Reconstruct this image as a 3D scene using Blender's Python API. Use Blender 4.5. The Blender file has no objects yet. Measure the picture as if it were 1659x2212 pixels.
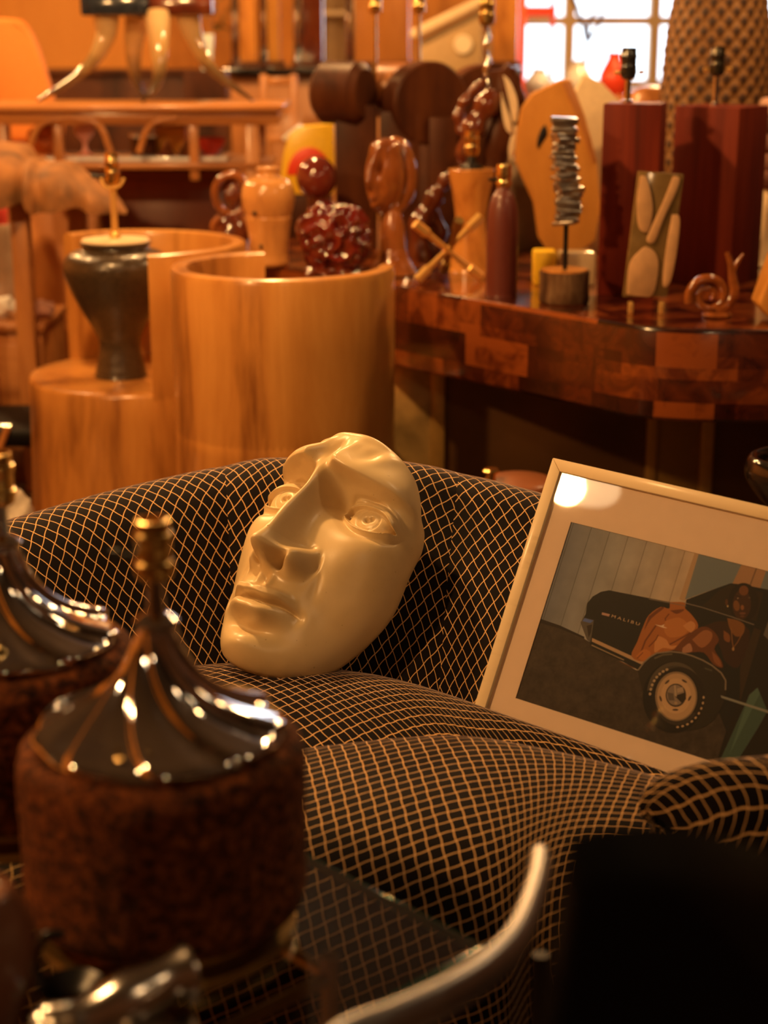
import bpy, bmesh, math, random
import numpy as np
from mathutils import Vector, Matrix, Euler, noise
R = math.radians; PI = math.pi
random.seed(7)
sc = bpy.context.scene
# ---------------------------------------------------------------- camera
FPX, W, H = 3600.0, 1659, 2212
CAMH, PITCH = 1.35, R(16)
cam_d = bpy.data.cameras.new('camera'); cam = bpy.data.objects.new('camera', cam_d)
sc.collection.objects.link(cam); sc.camera = cam
cam.location = (0, 0, CAMH); cam.rotation_euler = (R(90) - PITCH, 0, 0)
cam_d.sensor_fit = 'VERTICAL'; cam_d.sensor_height = 36; cam_d.sensor_width = 27
cam_d.lens = FPX / H * 36
cam_d.clip_start = .02; cam_d.clip_end = 60
cam_d.dof.use_dof = True; cam_d.dof.focus_distance = 2.55; cam_d.dof.aperture_fstop = 2.9
# ---------------------------------------------------------------- colour management, world
sc.view_settings.view_transform = 'Standard'; sc.view_settings.look = 'None'
sc.view_settings.gamma = 1.0; sc.view_settings.use_curve_mapping = False
sc.view_settings.exposure = 1.2
wd = bpy.data.worlds.new('world'); sc.world = wd; wd.use_nodes = True
wd.node_tree.nodes['Background'].inputs[0].default_value = (1, .62, .3, 1)
wd.node_tree.nodes['Background'].inputs[1].default_value = .02
WARM = (1.0, .51, .165)
WHITE = (1.0, .74, .45)
# ceiling lamps: (x, y, z, watts, colour)
LAMPS = [(-1.85, 1.40, 2.30, 60, WARM), (-.80, 3.05, 2.35, 58, WARM), (.65, -.5, 2.35, 5, WARM), (1.5, 2.2, 2.35, 4, WARM),  # weakest pair here: unseen lamps added as fill light
         (-1.7, 4.95, 2.45, 26, WARM), (1.35, 4.4, 2.40, 22, WARM), (-.4, 5.4, 2.45, 45, WARM),
         (-2.2, 6.6, 2.45, 52, WARM), (1.2, 7.0, 2.45, 42, WARM)]
# ---------------------------------------------------------------- pixel <-> place
FW = Vector((0, math.cos(PITCH), -math.sin(PITCH))); UP = Vector((0, math.sin(PITCH), math.cos(PITCH)))
CAM = Vector((0, 0, CAMH))
def ray(px, py): return FW + Vector((1, 0, 0)) * ((px - W / 2) / FPX) + UP * ((H / 2 - py) / FPX)
def A(px, py, Y): d = ray(px, py); return CAM + d * (Y / d.y)
def AZ(px, py, Z): d = ray(px, py); return CAM + d * ((Z - CAMH) / d.z)
def zc(p): return (Vector(p) - CAM).dot(FW)
def mpp(p): return zc(p) / FPX          # metres per pixel at p
# ---------------------------------------------------------------- materials
MATS = {}
def nt(name):
    m = bpy.data.materials.new(name); m.use_nodes = True
    return m, m.node_tree, m.node_tree.nodes['Principled BSDF']
def N(t, typ, **kw):
    n = t.nodes.new(typ)
    for k, v in kw.items():
        if k in n.inputs.keys(): n.inputs[k].default_value = v
        else: setattr(n, k, v)
    return n
def col4(c): return (c[0], c[1], c[2], 1)
def coords(t, scale=(1, 1, 1), src='Object', rot=(0, 0, 0)):
    tc = t.nodes.new('ShaderNodeTexCoord'); mp = t.nodes.new('ShaderNodeMapping')
    mp.inputs['Scale'].default_value = scale; mp.inputs['Rotation'].default_value = rot
    t.links.new(tc.outputs[src], mp.inputs[0]); return mp.outputs[0]
def ramp(t, fac, stops):
    r = t.nodes.new('ShaderNodeValToRGB'); e = r.color_ramp.elements
    while len(e) < len(stops): e.new(.5)
    for k, (p, c) in enumerate(stops): e[k].position = p; e[k].color = col4(c)
    t.links.new(fac, r.inputs[0]); return r.outputs[0]
def bump(t, b, h, s, d=.01):
    n = N(t, 'ShaderNodeBump', Strength=s, Distance=d); t.links.new(h, n.inputs['Height']); t.links.new(n.outputs[0], b.inputs['Normal'])
def plain(name, c, rough=.5, metal=0, spec=.5, coat=0, bumps=0, bscale=60, var=0):
    m, t, b = nt(name)
    b.inputs['Base Color'].default_value = col4(c); b.inputs['Roughness'].default_value = rough
    b.inputs['Metallic'].default_value = metal; b.inputs['Specular IOR Level'].default_value = spec
    b.inputs['Coat Weight'].default_value = coat; b.inputs['Coat Roughness'].default_value = .12
    v = coords(t)
    n = N(t, 'ShaderNodeTexNoise', Scale=bscale, Detail=3); t.links.new(v, n.inputs['Vector'])
    k = var if var else .06
    cc = ramp(t, n.outputs['Fac'], [(.3, [x * (1 - k) for x in c]), (.7, [min(1, x * (1 + k)) for x in c])])
    t.links.new(cc, b.inputs['Base Color'])
    if bumps: bump(t, b, n.outputs['Fac'], bumps, .004)
    return m
def wood(name, c1, c2, c3=None, scale=6, stretch=(1, 1, .08), rough=.35, coat=.25, distort=1.0, det=5):
    m, t, b = nt(name); v = coords(t, stretch)
    n = N(t, 'ShaderNodeTexNoise', Scale=scale, Detail=det, Roughness=.6, Distortion=distort); t.links.new(v, n.inputs['Vector'])
    n2 = N(t, 'ShaderNodeTexNoise', Scale=scale * 9, Detail=3, Roughness=.6); t.links.new(v, n2.inputs['Vector'])
    mx = N(t, 'ShaderNodeMath', operation='MULTIPLY_ADD'); mx.inputs[1].default_value = .25
    t.links.new(n2.outputs['Fac'], mx.inputs[0]); t.links.new(n.outputs['Fac'], mx.inputs[2])
    c3 = c3 or c2
    cc = ramp(t, mx.outputs[0], [(.42, c1), (.6, c2), (.78, c3)])
    t.links.new(cc, b.inputs['Base Color'])
    b.inputs['Roughness'].default_value = rough; b.inputs['Coat Weight'].default_value = coat; b.inputs['Coat Roughness'].default_value = .15
    b.inputs['Specular IOR Level'].default_value = .18 if coat < .15 else .45
    return m
def metal(name, c, rough=.15):
    return plain(name, c, rough, 1.0)
def emit(name, c, s):
    m, t, b = nt(name)
    b.inputs['Base Color'].default_value = (0, 0, 0, 1); b.inputs['Emission Color'].default_value = col4(c); b.inputs['Emission Strength'].default_value = s
    return m
def glassy(name, c, rough=.02, ior=1.45, mix=None):
    m, t, b = nt(name)
    b.inputs['Base Color'].default_value = col4(c); b.inputs['Roughness'].default_value = rough
    b.inputs['Transmission Weight'].default_value = 1; b.inputs['IOR'].default_value = ior
    return m
def pane(name, c=(1, 1, 1), ior=1.5, boost=0.0):        # thin glass: fresnel mix of clear and mirror
    m = bpy.data.materials.new(name); m.use_nodes = True; t = m.node_tree; t.nodes.clear()
    o = t.nodes.new('ShaderNodeOutputMaterial'); mx = t.nodes.new('ShaderNodeMixShader')
    tr = N(t, 'ShaderNodeBsdfTransparent', Color=col4(c)); gl = N(t, 'ShaderNodeBsdfGlossy', Roughness=.02)
    fr = N(t, 'ShaderNodeFresnel', IOR=ior); ad = N(t, 'ShaderNodeMath', operation='ADD'); ad.inputs[1].default_value = boost
    t.links.new(fr.outputs[0], ad.inputs[0]); t.links.new(ad.outputs[0], mx.inputs[0])
    t.links.new(tr.outputs[0], mx.inputs[1]); t.links.new(gl.outputs[0], mx.inputs[2]); t.links.new(mx.outputs[0], o.inputs[0])
    return m
M = {}
M['floor'] = wood('floor_boards', (.03, .012, .006), (.07, .03, .012), scale=3, stretch=(1, .1, 1), rough=.5)
M['wallorange'] = wood('orange_wall_panel', (.58, .215, .035), (.76, .31, .06), (.82, .36, .08), scale=1.5, stretch=(1, 1, .3), rough=.5, coat=.1)
M['walldark'] = plain('dark_wall', (.10, .05, .03), .8)
M['ceiling'] = plain('ceiling_paint', (.08, .06, .045), .9)
M['plaster'] = None
M['steel'] = metal('polished_steel', (.75, .74, .72), .10)
M['chrome'] = metal('chrome', (.62, .60, .60), .05)
M['brass'] = metal('aged_brass', (.80, .55, .20), .22)
M['brassdull'] = metal('dull_brass', (.45, .30, .10), .35)
M['gold'] = plain('gilt', (.90, .55, .17), .30, .65)
M['black'] = plain('black_lacquer', (.006, .005, .005), .35)
M['blackgloss'] = plain('black_gloss', (.008, .007, .007), .06, coat=1)
M['leather'] = plain('black_leather', (.004, .003, .003), .55, spec=.12, bumps=.3, bscale=300)
M['honey'] = wood('honey_maple', (.20, .065, .012), (.50, .21, .045), (.62, .29, .07), scale=5.5, stretch=(1, 1, .14), rough=.3, coat=.35, distort=.6)
M['honeyrim'] = wood('pale_end_grain', (.55, .30, .12), (.72, .42, .18), scale=12, stretch=(1, 1, 1), rough=.2, coat=.6)
M['darkwood'] = wood('dark_walnut', (.026, .007, .003), (.065, .018, .006), (.11, .033, .009), scale=4, stretch=(1, 1, .3), rough=.45, coat=0)
M['redwood'] = wood('red_padauk', (.05, .005, .002), (.13, .013, .004), (.20, .026, .007), scale=9, stretch=(1, 1, .05), rough=.6, coat=0)
M['teak'] = wood('warm_teak', (.28, .10, .025), (.45, .18, .05), (.55, .24, .07), scale=5, stretch=(1, 1, .15), rough=.35, coat=.3)
M['teakh'] = wood('warm_teak_long', (.28, .10, .025), (.45, .18, .05), (.55, .24, .07), scale=5, stretch=(.15, 1, 1), rough=.3, coat=.4)
M['amber'] = wood('amber_wood', (.35, .12, .022), (.58, .24, .05), (.68, .30, .07), scale=7, stretch=(1, 1, .4), rough=.22, coat=.7)
M['rosewood'] = wood('polished_rosewood', (.05, .010, .005), (.12, .024, .009), (.18, .045, .014), scale=10, stretch=(1, 1, .5), rough=.15, coat=1)
M['cherry'] = wood('cherry_carving', (.13, .034, .010), (.28, .085, .020), (.36, .12, .03), scale=7, stretch=(1, 1, .5), rough=.18, coat=.9)
M['ochre'] = wood('ochre_board', (.42, .17, .03), (.58, .26, .05), (.64, .30, .07), scale=3, stretch=(1, 1, .4), rough=.6, coat=0)
M['cream'] = plain('cream_lacquer', (.72, .56, .34), .5)
M['ivory'] = plain('ivory_shell', (.75, .62, .42), .35)
M['tan'] = plain('tan_suede', (.30, .13, .035), .8, bumps=.2, bscale=200, var=.15)
M['bronzebase'] = None
M['yellow'] = plain('yellow_lacquer', (.85, .55, .03), .3)
M['redp'] = plain('red_lacquer', (.75, .05, .015), .4)
M['whiteg'] = plain('white_gloss', (.85, .83, .8), .15, coat=.5)
M['grey'] = metal('grey_brushed_metal', (.50, .50, .52), .38)
M['wine'] = plain('glossy_wine_ceramic', (.14, .02, .012), .12, coat=.8)
M['bulb'] = emit('lit_bulb', (1, .80, .52), 45)
M['shadeglow'] = emit('glowing_opal_shade', (1, .74, .42), 3.2)
M['daylight'] = emit('daylight_window_pane', (.80, .90, 1.0), 1.6)
M['window_frame'] = plain('cream_window_frame', (.62, .45, .25), .6)
# ---------------------------------------------------------------- mesh builder
def fixmat(m): return m
class MB:
    def __init__(s): s.v = []; s.f = []; s.uv = {}
    def add(s, vs, fs, Mx=None, uvs=None):
        o = len(s.v)
        if Mx is not None: vs = [Mx @ Vector(p) for p in vs]
        s.v += [tuple(p) for p in vs]; s.f += [tuple(i + o for i in f) for f in fs]
        if uvs is not None:
            for k, u in enumerate(uvs): s.uv[o + k] = u
        return s
    def box(s, sx, sy, sz, c=(0, 0, 0), rot=(0, 0, 0), bev=0.0, seg=2):
        bm = bmesh.new(); bmesh.ops.create_cube(bm, size=1)
        bmesh.ops.scale(bm, vec=(sx, sy, sz), verts=bm.verts)
        if bev: bmesh.ops.bevel(bm, geom=bm.edges[:], offset=bev, segments=seg, profile=.5, affect='EDGES')
        return s.bm(bm, Matrix.Translation(c) @ Euler(rot).to_matrix().to_4x4())
    def bm(s, bm, Mx=None):
        bm.verts.index_update()
        s.add([v.co.copy() for v in bm.verts], [[v.index for v in f.verts] for f in bm.faces], Mx); bm.free(); return s
    def lathe(s, prof, n=40, c=(0, 0, 0), Mx=None, rf=None, close=True, a0=0, a1=2 * PI):
        vs = []; fs = []; full = abs(a1 - a0 - 2 * PI) < 1e-6; cols = n if full else n + 1
        for (r, z) in prof:
            for i in range(cols):
                a = a0 + (a1 - a0) * i / n; rr = r * (rf(a, z, r) if rf else 1)
                vs.append((c[0] + rr * math.cos(a), c[1] + rr * math.sin(a), c[2] + z))
        m = len(prof)
        for j in range(m - 1):
            for i in range(n):
                i2 = (i + 1) % cols
                fs.append((j * cols + i, j * cols + i2, (j + 1) * cols + i2, (j + 1) * cols + i))
        if close and full:
            if prof[0][0] > 1e-5: fs.append(tuple(range(n - 1, -1, -1)))
            if prof[-1][0] > 1e-5: fs.append(tuple((m - 1) * cols + i for i in range(n)))
        return s.add(vs, fs, Mx)
    def tube(s, pts, r, n=12, cap=True, flat=1.0, upv=None):
        pts = [Vector(p) for p in pts]; k = len(pts); rs = r if isinstance(r, (list, tuple)) else [r] * k
        vs = []; fs = []; prev = None
        for i, p in enumerate(pts):
            t = (pts[min(i + 1, k - 1)] - pts[max(i - 1, 0)]).normalized()
            if prev is None:
                u = Vector(upv) if upv else (Vector((0, 0, 1)) if abs(t.z) < .9 else Vector((1, 0, 0)))
            else: u = prev
            u = (u - t * u.dot(t)).normalized(); prev = u; w = t.cross(u)
            for j in range(n):
                a = 2 * PI * j / n; vs.append(p + (u * math.cos(a) + w * math.sin(a) * flat) * rs[i])
        for i in range(k - 1):
            for j in range(n):
                j2 = (j + 1) % n; fs.append((i * n + j, i * n + j2, (i + 1) * n + j2, (i + 1) * n + j))
        if cap: fs.append(tuple(range(n - 1, -1, -1))); fs.append(tuple((k - 1) * n + j for j in range(n)))
        return s.add(vs, fs)
    def prism(s, outline, d, Mx=None, bev=0.0, seg=2):      # outline in local xz, extruded along +y by d
        bm = bmesh.new(); vs = [bm.verts.new((x, 0, z)) for x, z in outline]; f = bm.faces.new(vs)
        r = bmesh.ops.extrude_face_region(bm, geom=[f]); nv = [e for e in r['geom'] if isinstance(e, bmesh.types.BMVert)]
        bmesh.ops.translate(bm, vec=(0, d, 0), verts=nv); bmesh.ops.recalc_face_normals(bm, faces=bm.faces[:])
        if bev: bmesh.ops.bevel(bm, geom=bm.edges[:], offset=bev, segments=seg, profile=.5, affect='EDGES')
        return s.bm(bm, Mx)
    def slab(s, outline, z0, z1, bev=0.0, seg=2):            # outline in xy
        Mx = Matrix(((1, 0, 0, 0), (0, 0, 1, 0), (0, 1, 0, z0), (0, 0, 0, 1)))
        return s.prism(outline, z1 - z0, Mx, bev, seg)
    def blob(s, rx, ry, rz, c=(0, 0, 0), sub=4, amp=0, fr=1, seed=0, rot=(0, 0, 0), fn=None):
        bm = bmesh.new(); bmesh.ops.create_icosphere(bm, subdivisions=sub, radius=1)
        for v in bm.verts:
            p = v.co.copy(); k = 1 + (amp * noise.noise(p * fr + Vector((seed, seed * 1.3, 0))) if amp else 0)
            if fn: k *= fn(p)
            v.co = Vector((p.x * rx, p.y * ry, p.z * rz)) * k
        return s.bm(bm, Matrix.Translation(c) @ Euler(rot).to_matrix().to_4x4())
    def grid(s, fn, nu, nv, closeu=False, uvfn=None):
        vs = []; fs = []; uv = []
        for j in range(nv + 1):
            for i in range(nu + 1):
                vs.append(fn(i / nu, j / nv))
                if uvfn: uv.append(uvfn(i / nu, j / nv))
        for j in range(nv):
            for i in range(nu):
                a = j * (nu + 1) + i; fs.append((a, a + 1, a + nu + 2, a + nu + 1))
        return s.add(vs, fs, uvs=uv if uvfn else None)
    def build(s, name, mat, parent=None, ang=40, sub=0, loc=None, flip=False):
        me = bpy.data.meshes.new(name); me.from_pydata(s.v, [], s.f)
        if s.uv:
            l = me.uv_layers.new(name='UVMap'); vi = np.empty(len(me.loops), dtype=np.int32); me.loops.foreach_get('vertex_index', vi)
            a = np.zeros((len(s.v), 2)); 
            for k, u in s.uv.items(): a[k] = u
            l.data.foreach_set('uv', a[vi].ravel().astype(np.float32))
        bm = bmesh.new(); bm.from_mesh(me)
        if not s.uv or flip: bmesh.ops.recalc_face_normals(bm, faces=bm.faces[:])
        bm.to_mesh(me); bm.free()
        me.polygons.foreach_set('use_smooth', [True] * len(me.polygons)); me.set_sharp_from_angle(angle=R(ang))
        me.materials.append(mat); o = bpy.data.objects.new(name, me); sc.collection.objects.link(o)
        if parent: o.parent = parent
        if loc is not None: o.location = loc
        if sub: md = o.modifiers.new('sub', 'SUBSURF'); md.levels = sub; md.render_levels = sub
        return o
def tag(o, label, cat, group=None, kind=None):
    if label: o['label'] = label
    if cat: o['category'] = cat
    if group: o['group'] = group
    if kind: o['kind'] = kind
    return o
def thing(name, label, cat, loc=(0, 0, 0), rz=0, group=None):
    o = bpy.data.objects.new(name, None); sc.collection.objects.link(o); o.location = loc; o.rotation_euler = (0, 0, rz)
    o.empty_display_size = .05
    return tag(o, label, cat, group)
def struct(name, mb, mat, parent=None):
    o = mb.build(name, mat, parent)
    o['kind'] = 'structure'; return o
def copy_tree(o, parent=None):
    c = o.copy(); sc.collection.objects.link(c); c.parent = parent
    for ch in list(o.children): copy_tree(ch, c)
    return c
def circ(r, n=32, cx=0, cy=0, rx=None): return [(cx + (rx or r) * math.cos(2 * PI * i / n), cy + r * math.sin(2 * PI * i / n)) for i in range(n)]
def spline(pts, n):                                     # Catmull-Rom through points
    P = [Vector(p) for p in pts]; out = []; k = len(P) - 1
    for i in range(n + 1):
        t = i / n * k; j = min(int(t), k - 1); u = t - j
        p0 = P[j - 1] if j > 0 else P[j] * 2 - P[j + 1]; p3 = P[j + 2] if j + 2 <= k else P[j + 1] * 2 - P[j]
        p1, p2 = P[j], P[j + 1]
        out.append(.5 * ((2 * p1) + (p2 - p0) * u + (2 * p0 - 5 * p1 + 4 * p2 - p3) * u * u + (3 * p1 - p0 - 3 * p2 + p3) * u ** 3))
    return out
def sprof(pts, n): return [(p.x, p.y) for p in spline([(a, b, 0) for a, b in pts], n)]
# ---------------------------------------------------------------- room
struct('floor', MB().box(9.4, 13.4, .1, (0, 4.2, -.05)), M['floor'])
struct('ceiling', MB().box(9.4, 13.4, .1, (0, 4.2, 2.85)), M['ceiling'])
struct('wall_left', MB().box(.1, 13.4, 2.8, (-4.65, 4.2, 1.4)), M['wallorange'])
struct('wall_right', MB().box(.1, 13.4, 2.8, (4.65, 4.2, 1.4)), M['walldark'])
struct('wall_front', MB().box(9.4, .1, 2.8, (0, -2.45, 1.4)), M['walldark'])
# back wall with window opening
BY = 9.6
wx0, wx1 = .55, 2.35
wb = MB(); wb.box(5.2, .1, 2.8, (wx0 - 2.6, BY, 1.4)); wb.box(2.35, .1, 2.8, (wx1 + 1.175, BY, 1.4))
wb.box(wx1 - wx0, .1, 1.05, ((wx0 + wx1) / 2, BY, .525)); wb.box(wx1 - wx0, .1, .3, ((wx0 + wx1) / 2, BY, 2.65))
struct('wall_back', wb, M['wallorange'])
wf = MB()
for x in (wx0 + .03, 1.02, 1.49, 1.92, wx1 - .03): wf.box(.06, .1, 1.45, (x, BY - .02, 1.775))
for z in (1.08, 1.42, 1.89, 2.47): wf.box(wx1 - wx0, .09, .05, ((wx0 + wx1) / 2, BY - .02, z))
wfo = struct('window_1', wf, M['window_frame'])
p = MB().box(wx1 - wx0, .01, 1.45, ((wx0 + wx1) / 2, BY + .02, 1.775)).build('pane', M['daylight'], wfo)
# pendant lamps, the weakest pair added as fill
for i, (x, y, z, wts, c) in enumerate(LAMPS):
    t = thing('pendant_lamp', ['opal pendant lamp with bare bulb above the left of the armchair', 'opal pendant lamp above the back of the armchair', 'added fill light built as an opal pendant behind the viewpoint', 'added fill light built as an opal pendant right of the armchair',
        'opal pendant lamp above the tan hide table behind the barrel chairs', 'opal pendant lamp above the block lamps on the burl table', 'opal pendant lamp above the far end of the burl table',
        'opal pendant lamp in the far left corner', 'opal pendant lamp near the far window'][i], 'pendant lamp', (x, y, z), group='ceiling pendants')
    MB().lathe([(.02, .075), (.05, .07), (.105, .035), (.15, -.01), (.155, -.02), (.147, -.018), (.10, .028), (.045, .062), (.02, .067)], 36, close=False).build('lamp_shade', M['shadeglow'], t)
    MB().blob(.035, .035, .04, (0, 0, -.002), 3).build('bulb', M['bulb'], t)
    MB().tube([(0, 0, .068), (0, 0, 2.8 - z)], .004, 8).build('cord', M['black'], t)
    MB().lathe([(.018, .03), (.02, .05), (.018, .08)], 16).build('lamp_holder', M['brass'], t)
    ld = bpy.data.lights.new('lamp_light', 'POINT'); ld.energy = wts; ld.color = c; ld.shadow_soft_size = .05
    lo = bpy.data.objects.new('lamp_light', ld); sc.collection.objects.link(lo); lo.location = (x, y, z - .075)
# daylight entering by the window
ad = bpy.data.lights.new('window_daylight', 'AREA'); ad.shape = 'RECTANGLE'; ad.size = 1.7; ad.size_y = 1.5; ad.energy = 14; ad.color = (.8, .9, 1)
ao = bpy.data.objects.new('window_daylight', ad); sc.collection.objects.link(ao); ao.location = (1.45, BY - .12, 1.62); ao.rotation_euler = (R(-90), 0, 0)
# ---------------------------------------------------------------- net fabric
def fabric(name, p=.0205, q=.033, rot=0.0):
    m, t, b = nt(name)
    uv = t.nodes.new('ShaderNodeUVMap'); mp = t.nodes.new('ShaderNodeMapping'); mp.inputs['Rotation'].default_value = (0, 0, rot)
    t.links.new(uv.outputs[0], mp.inputs[0]); sx = t.nodes.new('ShaderNodeSeparateXYZ'); t.links.new(mp.outputs[0], sx.inputs[0])
    def mth(op, a, bb, c=None):
        n = N(t, 'ShaderNodeMath', operation=op)
        for k, x in enumerate((a, bb, c)):
            if x is None: continue
            if isinstance(x, (int, float)): n.inputs[k].default_value = x
            else: t.links.new(x, n.inputs[k])
        return n.outputs[0]
    U = mth('MULTIPLY', sx.outputs[0], 1 / p); V = mth('MULTIPLY', sx.outputs[1], 1 / q)
    # small ogee wave of the threads
    wv = mth('MULTIPLY', mth('SINE', mth('MULTIPLY', V, 2 * PI), None), .035)
    a = mth('ADD', mth('ADD', U, V), wv); c = mth('ADD', mth('SUBTRACT', U, V), mth('MULTIPLY', wv, 1.0))
    def line(x):
        f = mth('FRACT', x, None); d = mth('ABSOLUTE', mth('SUBTRACT', f, .5), None)     # .5 at the line
        return mth('SMOOTH_MIN', d, .5, .0), d
    d1 = line(a)[1]; d2 = line(c)[1]; d = mth('MAXIMUM', d1, d2)
    mr = N(t, 'ShaderNodeMapRange', interpolation_type='SMOOTHSTEP'); t.links.new(d, mr.inputs[0])
    mr.inputs[1].default_value = .442; mr.inputs[2].default_value = .472; mr.inputs[3].default_value = 0; mr.inputs[4].default_value = 1
    # pile noise
    n = N(t, 'ShaderNodeTexNoise', Scale=900, Detail=2); t.links.new(uv.outputs[0], n.inputs['Vector'])
    base = ramp(t, n.outputs['Fac'], [(.3, (.002, .001, .0016)), (.7, (.006, .003, .0045))])
    mix = N(t, 'ShaderNodeMix', data_type='RGBA'); t.links.new(mr.outputs[0], mix.inputs['Factor'])
    t.links.new(base, mix.inputs[6]); mix.inputs[7].default_value = (.74, .44, .19, 1)
    t.links.new(mix.outputs[2], b.inputs['Base Color'])
    b.inputs['Roughness'].default_value = .8; b.inputs['Specular IOR Level'].default_value = .15
    b.inputs['Sheen Weight'].default_value = 1.0; b.inputs['Sheen Roughness'].default_value = .25; b.inputs['Sheen Tint'].default_value = (1, .88, 1, 1)
    bump(t, b, mr.outputs[0], .5, .0015)
    return m
F_L = fabric('net_velvet_arm', rot=R(-6)); F_C = fabric('net_velvet_back', rot=R(9)); F_R = fabric('net_velvet_wing', rot=R(-3))
F_S = fabric('net_velvet_seat', p=.021, q=.024, rot=R(-28)); F_D = fabric('net_velvet_deck', p=.021, q=.026, rot=R(-20))
# ---------------------------------------------------------------- armchair
chair = thing('armchair', 'large tub armchair upholstered in dark velvet with an orange net pattern', 'armchair', (0, 2.1, 0))
CO = Vector((0, 2.1, 0))
RK = [(-.74, 1.62, .50), (-.84, 1.80, .52), (-.88, 2.08, .55), (-.80, 2.38, .58), (-.61, 2.538, .60), (-.438, 2.623, .632), (-.245, 2.679, .664), (-.161, 2.684, .672),
      (.031, 2.658, .672), (.249, 2.573, .64), (.50, 2.42, .60), (.72, 2.22, .57), (.80, 1.98, .57), (.69, 1.78, .585), (.53, 1.70, .59), (.42, 1.70, .575)]
BK = [(-.60, 1.62), (-.64, 1.80), (-.66, 2.02), (-.62, 2.22), (-.50, 2.36), (-.37, 2.43), (-.22, 2.46), (-.13, 2.43),
      (.02, 2.35), (.16, 2.25), (.36, 2.10), (.545, 1.99), (.60, 1.90), (.52, 1.80), (.40, 1.755), (.32, 1.765)]
NS = 240
rim = spline(RK, NS); bas = spline([(x, y, .37) for x, y in BK], NS)
knot = lambda k: int(round(k / (len(RK) - 1) * NS))
us = [0.0]
for i in range(NS): us.append(us[-1] + ((rim[i + 1] - rim[i]).length + (bas[i + 1] - bas[i]).length) / 2)
def section(i, pinch=0.0):
    r, b = rim[i], bas[i]
    n = Vector((r.x - b.x, r.y - b.y, 0)); D = n.length; n.normalize()
    if D < .12: D = .12
    rho = .075; pts = []
    zt = r.z
    # (distance from rim along n, height)
    ctrl = [(-D - .015, .30), (-D, .37), (-D * .80 - .004, .37 + (zt - .37) * .26), (-D * .5 - .02, .37 + (zt - .37) * .60), (-rho * 1.12, zt - rho * .50),
            (-rho * .62, zt - rho * .13), (0, zt), (rho * .72, zt - rho * .22), (rho, zt - rho * .95), (rho * .95, zt - .22), (rho * .5, .08)]
    P = spline([(a, b_, 0) for a, b_ in ctrl], 44)
    for q in P: pts.append(Vector((r.x, r.y, 0)) + n * (q.x + pinch) + Vector((0, 0, q.y - pinch * .6)))
    return pts, n
def shell(i0, i1, mat, name, cap0=False, cap1=False):
    secs = []
    for i in range(i0, i1 + 1):
        e = min(i - i0 if not cap0 else 99, i1 - i if not cap1 else 99)
        pinch = .006 * math.exp(-(e / 2.0) ** 2)
        secs.append((section(i, pinch)[0], us[i]))
    def capped(i, sgn):
        pts, n = section(i); out = []
        tdir = (rim[min(i + 1, NS)] - rim[max(i - 1, 0)]); tdir.z = 0; tdir.normalize(); tdir *= sgn
        m = len(pts)
        for k in range(1, 13):
            th = k / 12 * PI / 2; c, s_ = math.cos(th), math.sin(th); rr = .085
            P = []
            for j, p in enumerate(pts):
                mid = (pts[j] + pts[m - 1 - j]) / 2; ctr = Vector((mid.x, mid.y, p.z))
                top = max(0, (p.z - (pts[m // 2].z - .08)) / .08); 
                q = ctr + (p - ctr) * (c * .9 + .1 if k < 12 else .02) + tdir * rr * s_; q.z = p.z - (1 - c) * .075 * min(1, max(0, top)); P.append(q)
            out.append((P, us[i] + sgn * rr * th))
        return out
    if cap0: secs = capped(i0, -1)[::-1] + secs
    if cap1: secs = secs + capped(i1, 1)
    mb = MB(); nv = len(secs[0][0]); vs = []; uv = []; fs = []
    for P, u in secs:
        L = 0
        Ls = [0]
        for j in range(1, nv): L += (P[j] - P[j - 1]).length; Ls.append(L)
        vs += [p - CO for p in P]; uv += [(u, l) for l in Ls]
    for a in range(len(secs) - 1):
        for j in range(nv - 1): fs.append((a * nv + j, a * nv + j + 1, (a + 1) * nv + j + 1, (a + 1) * nv + j))
    mb.add(vs, fs, uvs=uv); return mb.build(name, mat, chair, ang=60)
iL, iR = knot(5.9), knot(8.45)
shell(0, iL, F_L, 'side_panel', cap0=True)
shell(iL, iR, F_C, 'back_panel')
shell(iR, NS, F_R, 'side_panel', cap1=True)
# rear seat deck
fb = spline([(-.62, 2.05, 0), (-.55, 2.30, 0), (-.44, 2.44, 0), (-.25, 2.50, 0), (-.13, 2.46, 0), (.02, 2.38, 0), (.16, 2.27, 0), (.36, 2.12, 0), (.54, 2.02, 0)], 60)
cr = spline([(-.62, 1.86, 0), (-.40, 1.98, 0), (-.11, 2.055, 0), (.08, 2.10, 0), (.18, 2.10, 0), (.34, 2.03, 0), (.52, 1.90, 0)], 60)
def deck(u, v):
    a = fb[int(round(u * 60))]; b = cr[int(round(u * 60))]; p = a.lerp(b, v)
    z = .395 + .042 * math.sin(PI * min(1, v * 1.0)) ** .7 - .035 * v ** 6 - .03 * (1 - v) ** 6
    z -= .06 * max(0, (u - .55) / .45) ** 1.3
    return (p.x, p.y - 2.1, z)
MB().grid(deck, 60, 24, uvfn=lambda u, v: (u * 1.35, (fb[int(u * 60)] - cr[int(u * 60)]).length * v)).build('seat_deck', F_D, chair, ang=80)
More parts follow.
